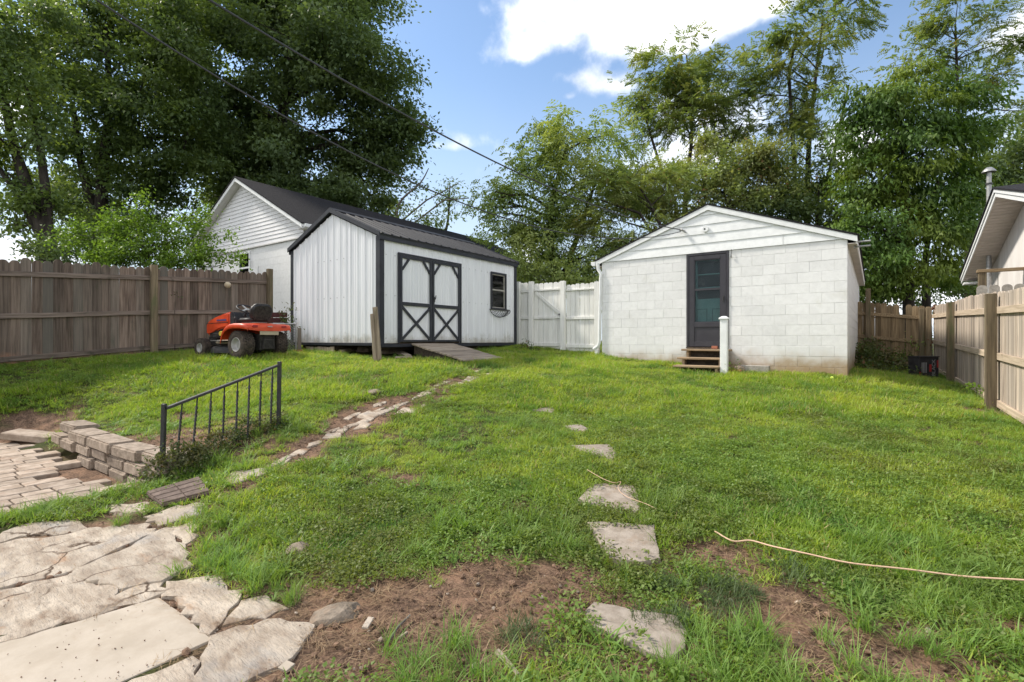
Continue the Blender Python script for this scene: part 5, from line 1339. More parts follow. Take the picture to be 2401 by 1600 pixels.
for j in range(nx_ - 1):
    for i in (0, nr - 1):
        a = i * nx_ + j; b = a + nr * nx_; fs.append((a, b, b + 1, a + 1))
fd = part('fender', MB().add(vs, fs), M_orange, mow, smooth=50)
part('rear_skirt', MB().prism([(-.455, -.337, .575), (.455, -.337, .575), (.44, -.337, .535), (.25, -.337, .515), (-.25, -.337, .515), (-.44, -.337, .535)], (0, .012, 0)), M_orange, mow)
for x in (-.31, .31):
    part('tail_light', MB().box((x - .05, -.351, .585), (x + .05, -.327, .625)), M_red_lens, mow, .004)
part('badge', MB().box((-.05, -.346, .59), (.05, -.333, .61)), M_rim, mow, .003)
part('hitch_plate', MB().box((-.20, -.325, .44), (.20, -.315, .513)), M_plate, mow)
part('transmission', MB().box((-.16, -.27, .14), (.16, .12, .46)).prism([(-.14, -.32, .16), (.14, -.32, .16), (.11, -.32, .36), (-.11, -.32, .36)], (0, .05, 0)), M_engine, mow, .012)
part('rear_axle', MB().tube([(-.30, 0, .255), (.30, 0, .255)], .035, 10), M_engine, mow)
part('chassis', MB().box((-.17, .1, .33), (.17, 1.36, .40)).box((-.20, .42, .24), (-.17, 1.36, .329)).box((.17, .42, .24), (.20, 1.36, .329)), M_engine, mow)
part('front_axle', MB().bar((-.33, 1.19, .21), (.33, 1.19, .21), .06, .05), M_engine, mow)
part('engine', MB().box((-.19, .72, .401), (.19, 1.30, .60)).lathe([(0, .0), (.10, .0), (.10, .10), (0, .10)], (-.19, 1.0, .38), 'z', 14), M_engine, mow, .01)
part('muffler', MB().tube([(-.25, .45, .30), (-.25, .92, .30)], .045, 10), M_plate, mow, smooth=40)
part('fuel_cap', MB().lathe([(0, -.04), (.045, -.04), (.05, 0), (.035, .03), (0, .03)], (-.24, .80, .47), 'x', 14), M_yellow, mow, smooth=40)
part('cutting_deck', MB().lathe([(.0, .245), (.30, .24), (.44, .21), (.47, .17), (.48, .09), (.47, .09)], (0, .66, 0), 'z', 28), M_black_plastic, mow, smooth=40)
part('footrest', MB().box((-.48, .43, .31), (-.19, .80, .335)).box((.19, .43, .31), (.48, .80, .335)), M_black_plastic, mow, .004)
# hood
prof = [(.60, .905), (.80, .872), (1.15, .795), (1.33, .740), (1.405, .68), (1.42, .60), (1.41, .47), (1.32, .445), (1.18, .47), (.98, .545), (.80, .58), (.60, .59)]
vs = []; ns_ = len(prof)
def wd(y, z): return (.235 - .05 * max(0, (y - .6)) ** 1.3) * (1 - .10 * max(0, (z - .62)) / .3)
for s in (-1, 1):
    for y, z in prof: vs.append((s * wd(y, z), y, z))
fs = [tuple(range(ns_ - 1, -1, -1)), tuple(range(ns_, 2 * ns_))] + [(i, (i + 1) % ns_, ns_ + (i + 1) % ns_, ns_ + i) for i in range(ns_)]
hood = part('hood', MB().add(vs, fs), M_orange, mow, .028, 40, 3)
for s in (-1, 1):
    mb = MB(); a = [(.63, .694), (1.0, .690), (1.40, .672)]
    for (y0, z0), (y1, z1) in zip(a[:-1], a[1:]): mb.bar((s * (wd(y0, z0) + .0005), y0, z0), (s * (wd(y1, z1) + .0005), y1, z1), .006, .010)
    part('seam', mb, M_black_plastic, hood)
    mb = MB()
    for i in range(9):                                        # faded slanted lettering, unreadable at this size
        y0 = .68 + i * .038; z0 = .722; hh_ = .040 - .001 * i
        sl_ = .012
        mb.prism([(s * (wd(y0, z0) + .002), y0, z0), (s * (wd(y0, z0) + .002), y0 + .028, z0), (s * (wd(y0, z0 + hh_) + .002), y0 + .028 + sl_, z0 + hh_), (s * (wd(y0, z0 + hh_) + .002), y0 + sl_, z0 + hh_)], (s * .002, 0, 0))
    o = part('hood_lettering', mb, M_blue_ink, hood); o['kind'] = 'stuff'
part('grille', MB().box((-.15, 1.418, .50), (.15, 1.428, .66)), M_black_plastic, hood)
part('dashboard', MB().prism([(-.215, .595, .575), (-.215, .595, .885), (-.215, .54, .905), (-.215, .44, .80), (-.215, .42, .70), (-.215, .47, .50), (-.215, .56, .48)], (.43, 0, 0)), M_black_plastic, mow, .02, 40, 2)
part('tank_side', MB().box((-.20, .40, .36), (.20, .56, .575)), M_black_plastic, mow, .01)
sw = Vector((0, .36, .955)); tilt = Matrix.Rotation(math.radians(28), 3, 'X')
mb = MB(); R_ = .19; pts = [sw + tilt @ Vector((R_ * math.cos(a), R_ * math.sin(a), 0)) for a in [2 * math.pi * i / 28 for i in range(29)]]
mb.tube(pts, .016, 8, False)
wh = part('steering_wheel', mb, M_black_plastic, mow, smooth=60)
mb = MB()
for a in (90, 210, 330): mb.bar(sw, sw + tilt @ Vector((R_ * math.cos(math.radians(a)), R_ * math.sin(math.radians(a)), 0)), .035, .012, tilt @ Vector((0, 0, 1)))
mb.lathe([(0, .02), (.045, .015), (.05, -.02), (0, -.03)], sw, 'z', 14); part('spokes', mb, M_grey_metal, wh)
part('steering_column', MB().tube([sw, Vector((0, .50, .72))], .022, 8), M_black_plastic, mow)
seat = thing  # (seat pieces below)
sc_ = MB().obox((0, .13, .735), (.46, .40, .09)); part('seat', sc_, M_black_plastic, mow, .035, 60, 3)
bk_p = []
Rb = Matrix.Rotation(math.radians(14), 3, 'X')
poly = [(-.15, 0), (.15, 0), (.225, .07), (.235, .22), (.20, .31), (.12, .345), (-.12, .345), (-.20, .31), (-.235, .22), (-.225, .07)]
mb = MB().prism([Vector((0, -.075, .70)) + Rb @ Vector((x, 0, z)) for x, z in poly], Rb @ Vector((0, .09, 0)))
sbk = part('seat_back', mb, M_black_plastic, mow, .028, 60, 3)
mb = MB().prism([Vector((0, -.079, .70)) + Rb @ Vector((x * .78, -.004, .03 + z * .82)) for x, z in poly], Rb @ Vector((0, .006, 0))); part('back_shell', mb, M_engine, sbk, .004)
part('seat_bracket', MB().box((-.17, -.02, .66), (.17, .28, .70)), M_grey_metal, mow)
for x in (-.27, .27): part('lever', MB().tube([(x, .30, .64), (x, .33, .74)], .010, 6).lathe([(0, -.02), (.018, -.01), (.018, .02), (0, .035)], (x, .335, .76), 'z', 8), M_black_plastic, mow)

# ------------------------------------------------------------------ overhead service cables
def cable(A, B, sag, r, label):
    A = Vector(A); B = Vector(B); P = []; B.z += 4 * sag * (1 - 1 / 1.45)
    for i in range(41):
        t = i / 40; p = A.lerp(B, t); p.z -= 4 * sag * t * (1 - t); P.append(p)
    tag(put('service_cable', MB().tube(P, r, 6).mesh('service_cable', A), M_cable, None, A), label, 'cable')
def far_end(px, py, Z, over):
    p = ptZ(px, py, Z); return pb + Vector((-.06, -.02, .02)) + (p - pb) * over
cable(pb + Vector((-.06, -.02, .02)), far_end(500, 0, 4.5, 1.45), .70, .010, 'upper overhead cable running from the garage gable over the shed roof')
cable(pb + Vector((-.06, -.02, -.02)), far_end(240, 0, 4.5, 1.45), 1.8, .009, 'lower sagging overhead cable from the garage gable past the shed peak')

# ------------------------------------------------------------------ trees and shrubs
def unit(a): return a / np.maximum(np.linalg.norm(a, axis=-1, keepdims=True), 1e-9)
VIEW_R = np.array([CA, SA, 0]); VIEW_F = np.array([-SA, CA, 0])
def leaf_quads(p, d, nrm, l, w, fold=.16):
    d = unit(d); s = unit(np.cross(nrm, d)); n = np.cross(d, s)
    l = l[:, None]; w = w[:, None]
    a = p + d * l * .42
    V = np.stack([p, a + s * w / 2 + n * w * fold, p + d * l - n * l * .10, a - s * w / 2 + n * w * fold], 1)
    return V.reshape(-1, 3)
def n3(p, f, ph=0.):
    q = p * f
    return (np.sin(q[:, 0] * 1.7 + q[:, 1] * .9 + ph) + np.sin(q[:, 1] * 1.9 - q[:, 2] * 1.1 + 1.3 + ph) + np.sin(q[:, 2] * 2.1 + q[:, 0] * .7 + 2.1 * ph)) / 3
def foliage(rg, lobes, dens, leaf, style='plain', cl=.6, gap=-.45, flat=.6, droop=.25, surf_bias=.45, pairs=5, spray=.35, core=.35):
    """Leaves in clusters through the volume of the lobes. lobes: (centre, rx, rd, rz) in metres."""
    PV = []; RN = []; centers = []
    for c, rx, rd, rz in lobes:
        c = np.array(c); area = math.pi * rx * rz
        ncl = max(6, int(area / (cl * cl) * 1.25))
        u = unit(rg.randn(ncl, 3)); r = rg.rand(ncl, 1) ** surf_bias
        o = u * r * (1 + .18 * n3(u * 3 + c, 1.3)[:, None])
        q = c + (o[:, :1] * rx) * VIEW_R + (o[:, 1:2] * rd) * VIEW_F + o[:, 2:3] * np.array([0, 0, rz])
        keep = n3(q, 1.0 / max(cl, .25) * .55, rg.rand() * 6) > gap
        q = q[keep]; o = o[keep]
        if not len(q): continue
        centers.append((c, q))
        tot = int(area * dens); per = max(3, tot // len(q))
        k = np.repeat(np.arange(len(q)), per); N = len(k)
        size = cl * (.6 + .8 * rg.rand(len(q)))[k][:, None]
        off = rg.randn(N, 3) * .5 * np.array([1, 1, flat]) * size
        p = q[k] + off
        outw = unit(p - c + rg.randn(N, 3) * .3)
        if style == 'plain':
            d = unit(outw * .7 + rg.randn(N, 3) * .7 + np.array([0, 0, -droop]))
            nr_ = unit(np.array([0, 0, 1.]) + rg.randn(N, 3) * .55 + outw * .5)
            l = leaf[0] * (.6 + .8 * rg.rand(N)); w = leaf[1] * (.6 + .8 * rg.rand(N))
            PV.append(leaf_quads(p, d, nr_, l, w)); RN.append(np.repeat(np.clip(rg.rand(N) * .75 + .25 * rg.rand(len(q))[k], 0, 1), 4))
        else:
            M_ = max(1, N // (2 * pairs)); p = p[:M_]; 
            idx = rg.permutation(N)[:M_]; p = (q[k] + off)[idx]; ow = outw[idx]
            d = unit(ow + rg.randn(M_, 3) * .5 + np.array([0, 0, -droop])); nr_ = unit(np.array([0, 0, 1.]) + rg.randn(M_, 3) * .35)
            s = unit(np.cross(nr_, d)); Ls = spray * (.6 + .7 * rg.rand(M_)); rr = rg.rand(M_)
            for t in np.linspace(.15, 1, pairs):
                for sg in (-1, 1):
                    b = p + d * (Ls * t)[:, None] + np.array([0, 0, -1.]) * (Ls * t * t * droop * .8)[:, None]
                    dl = unit(s * sg + d * .55 + np.array([0, 0, -droop * .8]))
                    l = leaf[0] * (.75 + .5 * rg.rand(M_)); w = leaf[1] * (.75 + .5 * rg.rand(M_))
                    PV.append(leaf_quads(b, dl, nr_ + rg.randn(M_, 3) * .25, l, w)); RN.append(np.repeat(np.clip(rr * .8 + .2 * rg.rand(M_), 0, 1), 4))
    V = np.concatenate(PV); R = np.concatenate(RN)
    return V, R, centers
def limbs(rg, trunk, centers, r0, twig=.35, lim=1.0):
    """Tapered trunk along the given points, a limb to every lobe, twigs to some clusters."""
    mb = MB(); T = [Vector(p) for p in trunk]; n = len(T)
    S = []
    for i in range(n - 1):
        a, b, c, d = T[max(i - 1, 0)], T[i], T[i + 1], T[min(i + 2, n - 1)]
        for k in range(5):
            t = k / 5; S.append(.5 * ((2 * b) + (c - a) * t + (2 * a - 5 * b + 4 * c - d) * t * t + (3 * b - a - 3 * c + d) * t ** 3))
    S.append(T[-1]); m = len(S)
    rad = [r0 * (1.25 - .25 * min(1, i / 3)) * (1 - .80 * i / (m - 1)) for i in range(m)]
    mb.tube(S, rad, 10)
    for c, q in centers:
        c = Vector(c)
        j = min(range(m), key=lambda i: (S[i] - c).length + (3 * max(0, S[i].z - c.z + .5) if i else 0) + (0 if i > m * .2 else 2.0))
        a = S[j]; mid = a.lerp(c, .5) + Vector((rg.uniform(-.3, .3), rg.uniform(-.3, .3), (c - a).length * .10)); L = (c - a).length
        r = max(.12 * r0, min(rad[j] * .6, .02 + .022 * L)) * lim
        pts = [a, a.lerp(mid, .55) + Vector((0, 0, .02 * L)), mid, mid.lerp(c, .6) + Vector(tuple(rg.uniform(-.15, .15, 3))), c]
        mb.tube(pts, [r, r * .85, r * .65, r * .5, r * .3], 7)
        sel = rg.permutation(len(q))[:max(3, int(len(q) * twig))]
        for k in sel:
            e = Vector(q[k]); st_ = pts[rg.randint(2, 5)]; md = st_.lerp(e, .5) + Vector(tuple(rg.uniform(-.12, .12, 3)))
            mb.tube([st_, md, e], [r * .38, r * .26, r * .10], 5, False)
    return mb
def tree(name, label, Z, lobes_px, trunk_px, r0, mat, leaf, dens, cat='tree', group=None, bark=None, seed=0, trunkZ=None, dz=1.0, twig=.35, lim=1.0, extra_trunks=(), **kw):
    rg = np.random.RandomState(100 + seed)
    lobes = []
    for L_ in lobes_px:
        px, py, rx, ry = L_[:4]; zz = Z + (L_[4] if len(L_) > 4 else rg.uniform(-1, 1) * rx * Z / FPX * .5 * dz)
        c = ptZ(px, py, zz); s = zz / FPX
        lobes.append(((c.x, c.y, c.z), rx * s, (rx + ry) / 2 * s * .9, ry * s))
    V, R, cen = foliage(rg, lobes, dens, leaf, **kw)
    tr = []
    tz = trunkZ or Z
    for i, q in enumerate(trunk_px):
        p = ptZ(q[0], q[1], tz + (q[2] if len(q) > 2 else 0))
        if i == 0: p.z = gz(p.x, p.y) - .15
        tr.append(p)
    base = Vector((tr[0].x, tr[0].y, tr[0].z + .15))
    o = thing(name, base, label, cat, group)
    part('trunk', limbs(rg, tr, cen, r0, twig, lim), bark or M_bark, o, smooth=60)
    for et in extra_trunks:
        q = [ptZ(x, y, tz) for x, y in et]; q[0].z = gz(q[0].x, q[0].y) - .15
        part('stem', MB().tube(q, [r0 * .75 * (1 - .7 * i / (len(q) - 1)) for i in range(len(q))], 9), bark or M_bark, o, smooth=60)
    V = V - np.array(base)
    F = np.arange(len(V)).reshape(-1, 4)
    c = fast('crown', V, F, mat, o, (0, 0, 0), R)
    return o

DENSE = dict(cl=.85, gap=-.52, flat=.55, droop=.25, surf_bias=.5)
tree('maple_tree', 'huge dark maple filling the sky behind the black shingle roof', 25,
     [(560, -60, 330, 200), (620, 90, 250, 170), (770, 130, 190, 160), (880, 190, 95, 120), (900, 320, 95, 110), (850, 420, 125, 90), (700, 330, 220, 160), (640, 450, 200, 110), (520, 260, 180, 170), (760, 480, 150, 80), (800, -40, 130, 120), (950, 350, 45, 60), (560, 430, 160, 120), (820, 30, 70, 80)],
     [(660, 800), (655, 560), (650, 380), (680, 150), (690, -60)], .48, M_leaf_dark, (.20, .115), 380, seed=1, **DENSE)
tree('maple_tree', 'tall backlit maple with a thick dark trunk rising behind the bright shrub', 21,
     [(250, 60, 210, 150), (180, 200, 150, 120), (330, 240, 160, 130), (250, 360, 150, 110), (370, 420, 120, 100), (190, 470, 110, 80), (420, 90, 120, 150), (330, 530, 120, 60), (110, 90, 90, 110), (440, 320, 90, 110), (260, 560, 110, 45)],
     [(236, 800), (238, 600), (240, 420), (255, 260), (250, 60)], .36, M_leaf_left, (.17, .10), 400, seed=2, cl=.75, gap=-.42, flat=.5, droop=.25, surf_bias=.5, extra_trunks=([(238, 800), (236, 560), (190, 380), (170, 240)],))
tree('leaning_tree', 'leaning twin-stemmed tree at the far left edge above the fence', 16.5,
     [(20, 150, 85, 90), (-40, 290, 95, 120), (95, 300, 75, 70), (60, 430, 80, 70), (30, 520, 70, 60), (130, 480, 60, 60), (-30, 60, 110, 80), (100, 40, 80, 70), (110, 590, 80, 35), (10, 60, 90, 80), (60, 220, 80, 60), (0, 400, 70, 70)],
     [(130, 790), (112, 580), (75, 470), (30, 330), (0, 180), (-40, 40)], .26, M_leaf_left, (.14, .085), 400, seed=3, cl=.6, gap=-.30, flat=.5, droop=.25, surf_bias=.55, twig=.5,
     extra_trunks=([(135, 790), (116, 570), (105, 430), (88, 300), (62, 200)], [(125, 790), (100, 560), (40, 450), (-30, 360)]))
tree('evergreen_shrub', 'dark rounded bush behind the grey fence under the leaning tree', 15, [(140, 590, 65, 40), (180, 570, 55, 50), (95, 600, 50, 30), (215, 600, 60, 40)], [(150, 800), (150, 600)], .06, M_leaf_dark, (.10, .06), 420, cat='shrub', seed=4, cl=.3, gap=-.8, flat=.7)
tree('bright_shrub', 'bright green leafy shrub overhanging the grey picket fence', 11.6,
     [(330, 575, 75, 55), (255, 590, 70, 45), (410, 585, 75, 50), (300, 610, 100, 35), (400, 615, 90, 30), (205, 575, 45, 30), (165, 555, 30, 20), (470, 600, 45, 35), (335, 520, 26, 40), (336, 470, 13, 34), (262, 512, 12, 28), (180, 530, 14, 26), (420, 512, 14, 30), (300, 530, 12, 26), (375, 528, 12, 26), (220, 545, 12, 24), (484, 496, 10, 22), (456, 530, 12, 24), (145, 548, 16, 14), (250, 530, 28, 30), (175, 530, 14, 22), (470, 515, 14, 32), (440, 545, 30, 30), (510, 590, 35, 22), (545, 612, 30, 14), (480, 560, 30, 20), (395, 530, 22, 28), (120, 562, 22, 12), (540, 555, 14, 20), (300, 545, 40, 30), (560, 600, 22, 10)],
     [(345, 800), (345, 700), (338, 600)], .05, M_leaf_bright, (.07, .042), 1250, cat='shrub', seed=5, cl=.20, gap=-1.1, flat=.9, droop=.05, surf_bias=.6, twig=.6, dz=.6)
tree('bare_tree', 'thin half-dead tree with bare crooked twigs right of the maple', 22,
     [(955, 470, 40, 26), (990, 560, 70, 30), (975, 520, 60, 35), (1010, 500, 36, 26), (925, 540, 50, 30), (960, 560, 70, 30)],
     [(930, 800), (932, 560), (935, 480), (985, 430), (1005, 395)], .085, M_leaf_walnut, (.14, .08), 210, seed=6, cl=.5, gap=-.2, bark=M_bark_pale, twig=.5, lim=.45, extra_trunks=([(932, 800), (940, 520), (1000, 470), (1075, 430)], [(936, 800), (950, 540), (1040, 470), (1100, 465)]))
tree('slender_tree', 'slender sparse tree in the gap between the shed roof and the walnut', 24,
     [(1050, 440, 26, 36), (1065, 480, 42, 28), (1090, 530, 44, 26), (1030, 520, 40, 30), (1110, 575, 45, 30), (1060, 580, 60, 30), (1140, 600, 40, 26)],
     [(1030, 800), (1032, 600), (1050, 520), (1055, 430)], .12, M_leaf_walnut, (.14, .075), 230, seed=7, cl=.5, gap=-.3, twig=.4, lim=.5)
tree('walnut_tree', 'spreading yellow-green walnut tree behind the white gate', 20.5,
     [(1250, 400, 85, 70), (1330, 345, 80, 65), (1215, 350, 40, 36), (1320, 290, 30, 28), (1420, 320, 70, 55), (1190, 480, 70, 55), (1280, 490, 90, 75), (1370, 430, 85, 75), (1400, 520, 80, 70), (1240, 580, 90, 65), (1330, 590, 90, 70), (1180, 500, 40, 30), (1140, 480, 28, 22), (1420, 600, 60, 60), (1250, 300, 22, 22), (1260, 640, 90, 40), (1365, 650, 70, 35), (1160, 450, 40, 30)],
     [(1318, 820), (1312, 680), (1290, 560), (1300, 450), (1330, 340)], .24, M_leaf_walnut, (.17, .068), 560, style='spray', seed=8, cl=.65, gap=-.32, flat=.6, droop=.5, pairs=4, spray=.42, surf_bias=.55, extra_trunks=([(1322, 820), (1316, 660), (1360, 540), (1395, 430)],))
LOC = dict(style='spray', cl=.72, flat=.5, droop=.22, pairs=6, spray=.38, surf_bias=.7)
tree('locust_tree', 'tall open locust with flat layered crown standing behind the garage peak', 24,
     [(1590, 150, 95, 40), (1600, 190, 120, 50), (1560, 230, 110, 46), (1660, 250, 110, 46), (1590, 310, 110, 40), (1680, 330, 100, 40), (1550, 185, 70, 34), (1620, 215, 95, 40), (1500, 225, 42, 24), (1690, 220, 70, 42), (1560, 265, 80, 26), (1650, 290, 95, 30), (1720, 290, 60, 32), (1490, 250, 30, 18), (1610, 110, 40, 18)],
     [(1600, 830), (1602, 560), (1612, 420), (1622, 300), (1610, 130)], .17, M_leaf_locust, (.14, .06), 620, seed=9, gap=-.30, bark=M_bark, twig=.45, extra_trunks=([(1600, 830), (1640, 500), (1690, 380), (1740, 290)], [(1600, 830), (1585, 480), (1545, 380), (1505, 250)]), **LOC)
tree('locust_tree', 'tallest twin-stemmed locust rising above the right half of the garage', 22.5,
     [(1860, 60, 95, 48), (1800, 110, 62, 36), (1920, 110, 95, 46), (1835, 170, 95, 48), (1960, 40, 80, 44), (1900, 215, 95, 44), (1790, 225, 60, 34), (1830, 275, 90, 40), (1960, 180, 60, 42), (1930, 290, 70, 44), (2010, -5, 70, 34), (1870, 340, 80, 40), (1990, 110, 50, 34), (1780, 160, 40, 26)],
     [(1895, 840), (1892, 560), (1895, 380), (1905, 250), (1930, 40)], .18, M_leaf_locust, (.14, .06), 560, seed=10, gap=-.30, twig=.45, extra_trunks=([(1875, 840), (1866, 560), (1862, 380), (1850, 180), (1870, 60)], [(1905, 840), (1915, 540), (1950, 380), (1990, 200)]), **LOC)
tree('locust_tree', 'airy locust crown above the drooping dark tree at the right', 27,
     [(2180, 60, 80, 34), (2250, 40, 85, 40), (2290, 110, 95, 46), (2200, 130, 75, 40), (2350, 180, 80, 46), (2280, 200, 90, 40), (2130, 100, 40, 22), (2330, 40, 60, 36), (2390, 100, 70, 44), (2230, -20, 90, 36), (2380, 260, 60, 50), (2120, 150, 40, 24)],
     [(2270, 840), (2268, 500), (2250, 300), (2240, 60)], .2, M_leaf_locust, (.15, .062), 380, seed=11, gap=-.34, twig=.45, **LOC)
tree('locust_tree', 'low yellowish locust branching left over the garage roof', 18.5,
     [(1440, 440, 75, 30), (1500, 400, 70, 34), (1490, 470, 85, 36), (1400, 400, 36, 24), (1560, 440, 60, 40), (1440, 520, 80, 36), (1530, 520, 70, 36), (1400, 580, 50, 40), (1470, 570, 70, 30)],
     [(1560, 830), (1565, 620), (1545, 520), (1500, 440)], .13, M_leaf_locust, (.125, .05), 800, seed=12, gap=-.45, twig=.5, extra_trunks=([(1560, 830), (1560, 600), (1500, 500), (1410, 470)],), **LOC)
tree('scrub_tree', 'browning scrubby tree filling the gap behind the garage peak', 21,
     [(1580, 440, 90, 60), (1480, 420, 70, 50), (1520, 480, 90, 50), (1800, 380, 80, 60), (1650, 430, 80, 55), (1720, 400, 80, 60), (1620, 490, 80, 50), (1700, 480, 90, 55), (1780, 450, 80, 70), (1760, 360, 60, 50), (1590, 380, 50, 40), (1840, 420, 60, 70), (1680, 340, 50, 34)],
     [(1700, 830), (1705, 560), (1715, 420)], .16, M_leaf_brown, (.15, .075), 520, seed=13, cl=.55, gap=-.5, flat=.6, droop=.35, surf_bias=.55)
tree('scrub_tree', 'dark scrubby tree between the tall locust and the drooping tree', 21.5,
     [(1850, 480, 80, 60), (1920, 440, 75, 70), (1900, 540, 90, 50), (1960, 380, 60, 60), (1970, 520, 70, 60), (1800, 520, 80, 40), (2010, 600, 80, 60)],
     [(1915, 840), (1912, 600), (1920, 440)], .15, M_leaf_dark, (.17, .10), 330, seed=14, cl=.55, gap=-.5, flat=.6, droop=.35, surf_bias=.55)
tree('drooping_tree', 'dense tree with drooping leaves and yellowish top right of the garage', 18,
     [(2050, 215, 85, 60), (2140, 190, 80, 50), (2110, 270, 140, 70), (2220, 260, 90, 70), (2050, 340, 90, 80), (2160, 350, 130, 80), (2250, 350, 70, 70), (2020, 440, 80, 70), (2120, 450, 130, 80), (2220, 450, 90, 70), (2060, 540, 90, 70), (2170, 540, 110, 60), (2010, 530, 55, 60), (2240, 540, 60, 40), (2290, 300, 50, 40), (2060, 620, 80, 50), (2180, 610, 90, 35), (2090, 668, 90, 26), (2200, 655, 80, 26), (2040, 680, 60, 30)],
     [(2132, 850), (2130, 690), (2128, 560), (2120, 380), (2100, 240)], .22, M_leaf_lush, (.18, .072), 520, seed=15, cl=.55, gap=-.62, flat=.5, droop=1.1, surf_bias=.42, extra_trunks=([(2175, 850), (2172, 690), (2170, 600), (2200, 420)],))
tree('dark_tree', 'dark leafy tree behind the metal flue of the gabled house', 23,
     [(2360, 330, 80, 60), (2330, 400, 70, 60), (2390, 430, 80, 70), (2290, 470, 60, 60), (2270, 560, 60, 50), (2300, 620, 60, 45), (2420, 350, 60, 70), (2240, 640, 60, 35), (2330, 540, 60, 60)],
     [(2285, 860), (2280, 660), (2290, 560), (2330, 400)], .2, M_leaf_dark, (.20, .115), 270, seed=16, cl=.6, gap=-.45, flat=.5, droop=.4, surf_bias=.5)
tree('understory_bush', 'dark leafy thicket behind the garage side and the back fence', 22, [(2030, 650, 60, 50), (2010, 700, 45, 40), (2080, 700, 60, 26), (2230, 690, 60, 30), (2150, 712, 70, 20), (2270, 650, 60, 40), (2120, 660, 70, 30)], [(2030, 870), (2030, 700)], .08, M_leaf_dark, (.15, .085), 330, cat='bush', seed=17, cl=.4, gap=-.5)
tree('understory_bush', 'leafy thicket behind the white gate under the walnut', 18, [(1230, 640, 60, 36), (1300, 640, 70, 36), (1370, 640, 60, 36), (1195, 620, 40, 34)], [(1290, 840), (1290, 680)], .08, M_leaf_walnut, (.13, .07), 260, cat='bush', seed=18, cl=.4, gap=-.6)

WEED = dict(cl=.085, gap=-.8, flat=.7, droop=.1, surf_bias=.6, twig=.3, dz=.4)
def weeds(name, label, lobes_px, Z, leaf, dens, mat, cat='weeds', seed=0, **kw):
    k = dict(WEED); k.update(kw)
    px = lobes_px[0]
    return tree(name, label, Z, lobes_px, [(px[0], px[1] + px[3]), (px[0], px[1])], .006, mat, leaf, dens, cat=cat, seed=seed, **k)
weeds('weed_clump', 'dark small-leaved weeds smothering the foot of the handrail', [(396, 1078, 34, 46, -.06), (432, 1078, 44, 52, -.02), (370, 1100, 26, 30, -.12), (480, 1080, 44, 40, .05), (468, 1066, 38, 40, .12), (505, 1045, 38, 36, .3), (545, 1028, 34, 32, .5), (582, 1012, 32, 28, .68), (620, 1000, 30, 24, .8), (650, 996, 24, 22, .9), (440, 1105, 36, 22, -.05), (410, 1112, 30, 18, -.1)], 4.62, (.030, .018), 7500, M_leaf_weed, seed=30)
weeds('weed_mound', 'tangled green weeds banked along the shaded garage side', [(2085, 850, 40, 26, 0), (2120, 866, 34, 18, -.3), (2045, 815, 34, 24, 1.0), (2025, 830, 26, 30, -.5), (2040, 860, 34, 26, -1.2), (2010, 862, 24, 22, -2.0), (2065, 858, 30, 20, -.8), (2010, 820, 14, 26, .3), (2090, 872, 30, 14, -1.6), (2050, 845, 40, 22, 0)], 13.5, (.08, .046), 1100, M_leaf_weed, seed=31, cl=.2)
weeds('leafy_bush', 'young leafy bush growing against the corner of the back fence', [(2150, 780, 24, 26), (2140, 800, 30, 26), (2155, 820, 30, 24), (2128, 825, 28, 22), (2165, 800, 16, 22), (2110, 845, 26, 18)], 14.6, (.09, .045), 800, M_leaf_walnut, cat='bush', seed=32, cl=.22)
weeds('weed_clump', 'leafy weeds half hiding the black carton by the tan fence', [(2150, 888, 16, 9), (2175, 892, 18, 8), (2205, 890, 18, 10), (2225, 882, 14, 12), (2140, 872, 10, 14)], 11.6, (.07, .04), 520, M_leaf_weed, seed=39, cl=.13)
weeds('rusty_vine', 'rust-red dying vine climbing the corner post of the tan fence', [(2194, 727, 3.5, 9), (2197, 745, 3, 10), (2195, 770, 3.5, 14), (2193, 800, 4, 14), (2198, 815, 4, 10), (2190, 720, 3, 5)], 13.75, (.075, .05), 700, M_leaf_vine, cat='vine', seed=33, cl=.07)
weeds('weed_clump', 'leafy weeds growing through the chain-link panel behind the tractor', [(668, 735, 14, 14), (676, 748, 14, 16), (680, 765, 14, 16), (672, 790, 22, 20), (664, 810, 22, 14), (684, 722, 9, 8), (690, 820, 18, 8)], 11.1, (.07, .032), 620, M_leaf_weed, seed=34, cl=.13)
weeds('weed_clump', 'green weeds sprouting at the foot of the white gate post', [(1222, 812, 16, 9), (1236, 806, 12, 10), (1246, 815, 14, 8), (1262, 822, 12, 5)], 12.6, (.06, .03), 900, M_leaf_weed, seed=35, cl=.1)
weeds('weed_clump', 'leafy weeds beside the cinder block and the white newel post', [(1716, 856, 8, 10), (1724, 868, 12, 8), (1745, 886, 22, 6), (1800, 890, 24, 5)], 9.9, (.05, .032), 900, M_leaf_bright, seed=36, cl=.09)
weeds('weed_clump', 'pale broad-leaved weeds at the base of the tan fence between its two nearest posts', [(2290, 910, 22, 12), (2310, 918, 18, 9), (2270, 905, 14, 8)], 8.6, (.06, .035), 700, M_leaf_bright, seed=37, cl=.1)
weeds('ivy_strands', 'thin ivy strands hanging on the grey picket fence left of the tractor', [(410, 690, 10, 12), (430, 712, 12, 10), (450, 700, 6, 12), (285, 705, 12, 6), (20, 728, 14, 5), (395, 650, 20, 12)], 10.55, (.05, .03), 420, M_leaf_weed, cat='ivy', seed=38, cl=.1, gap=-.2)

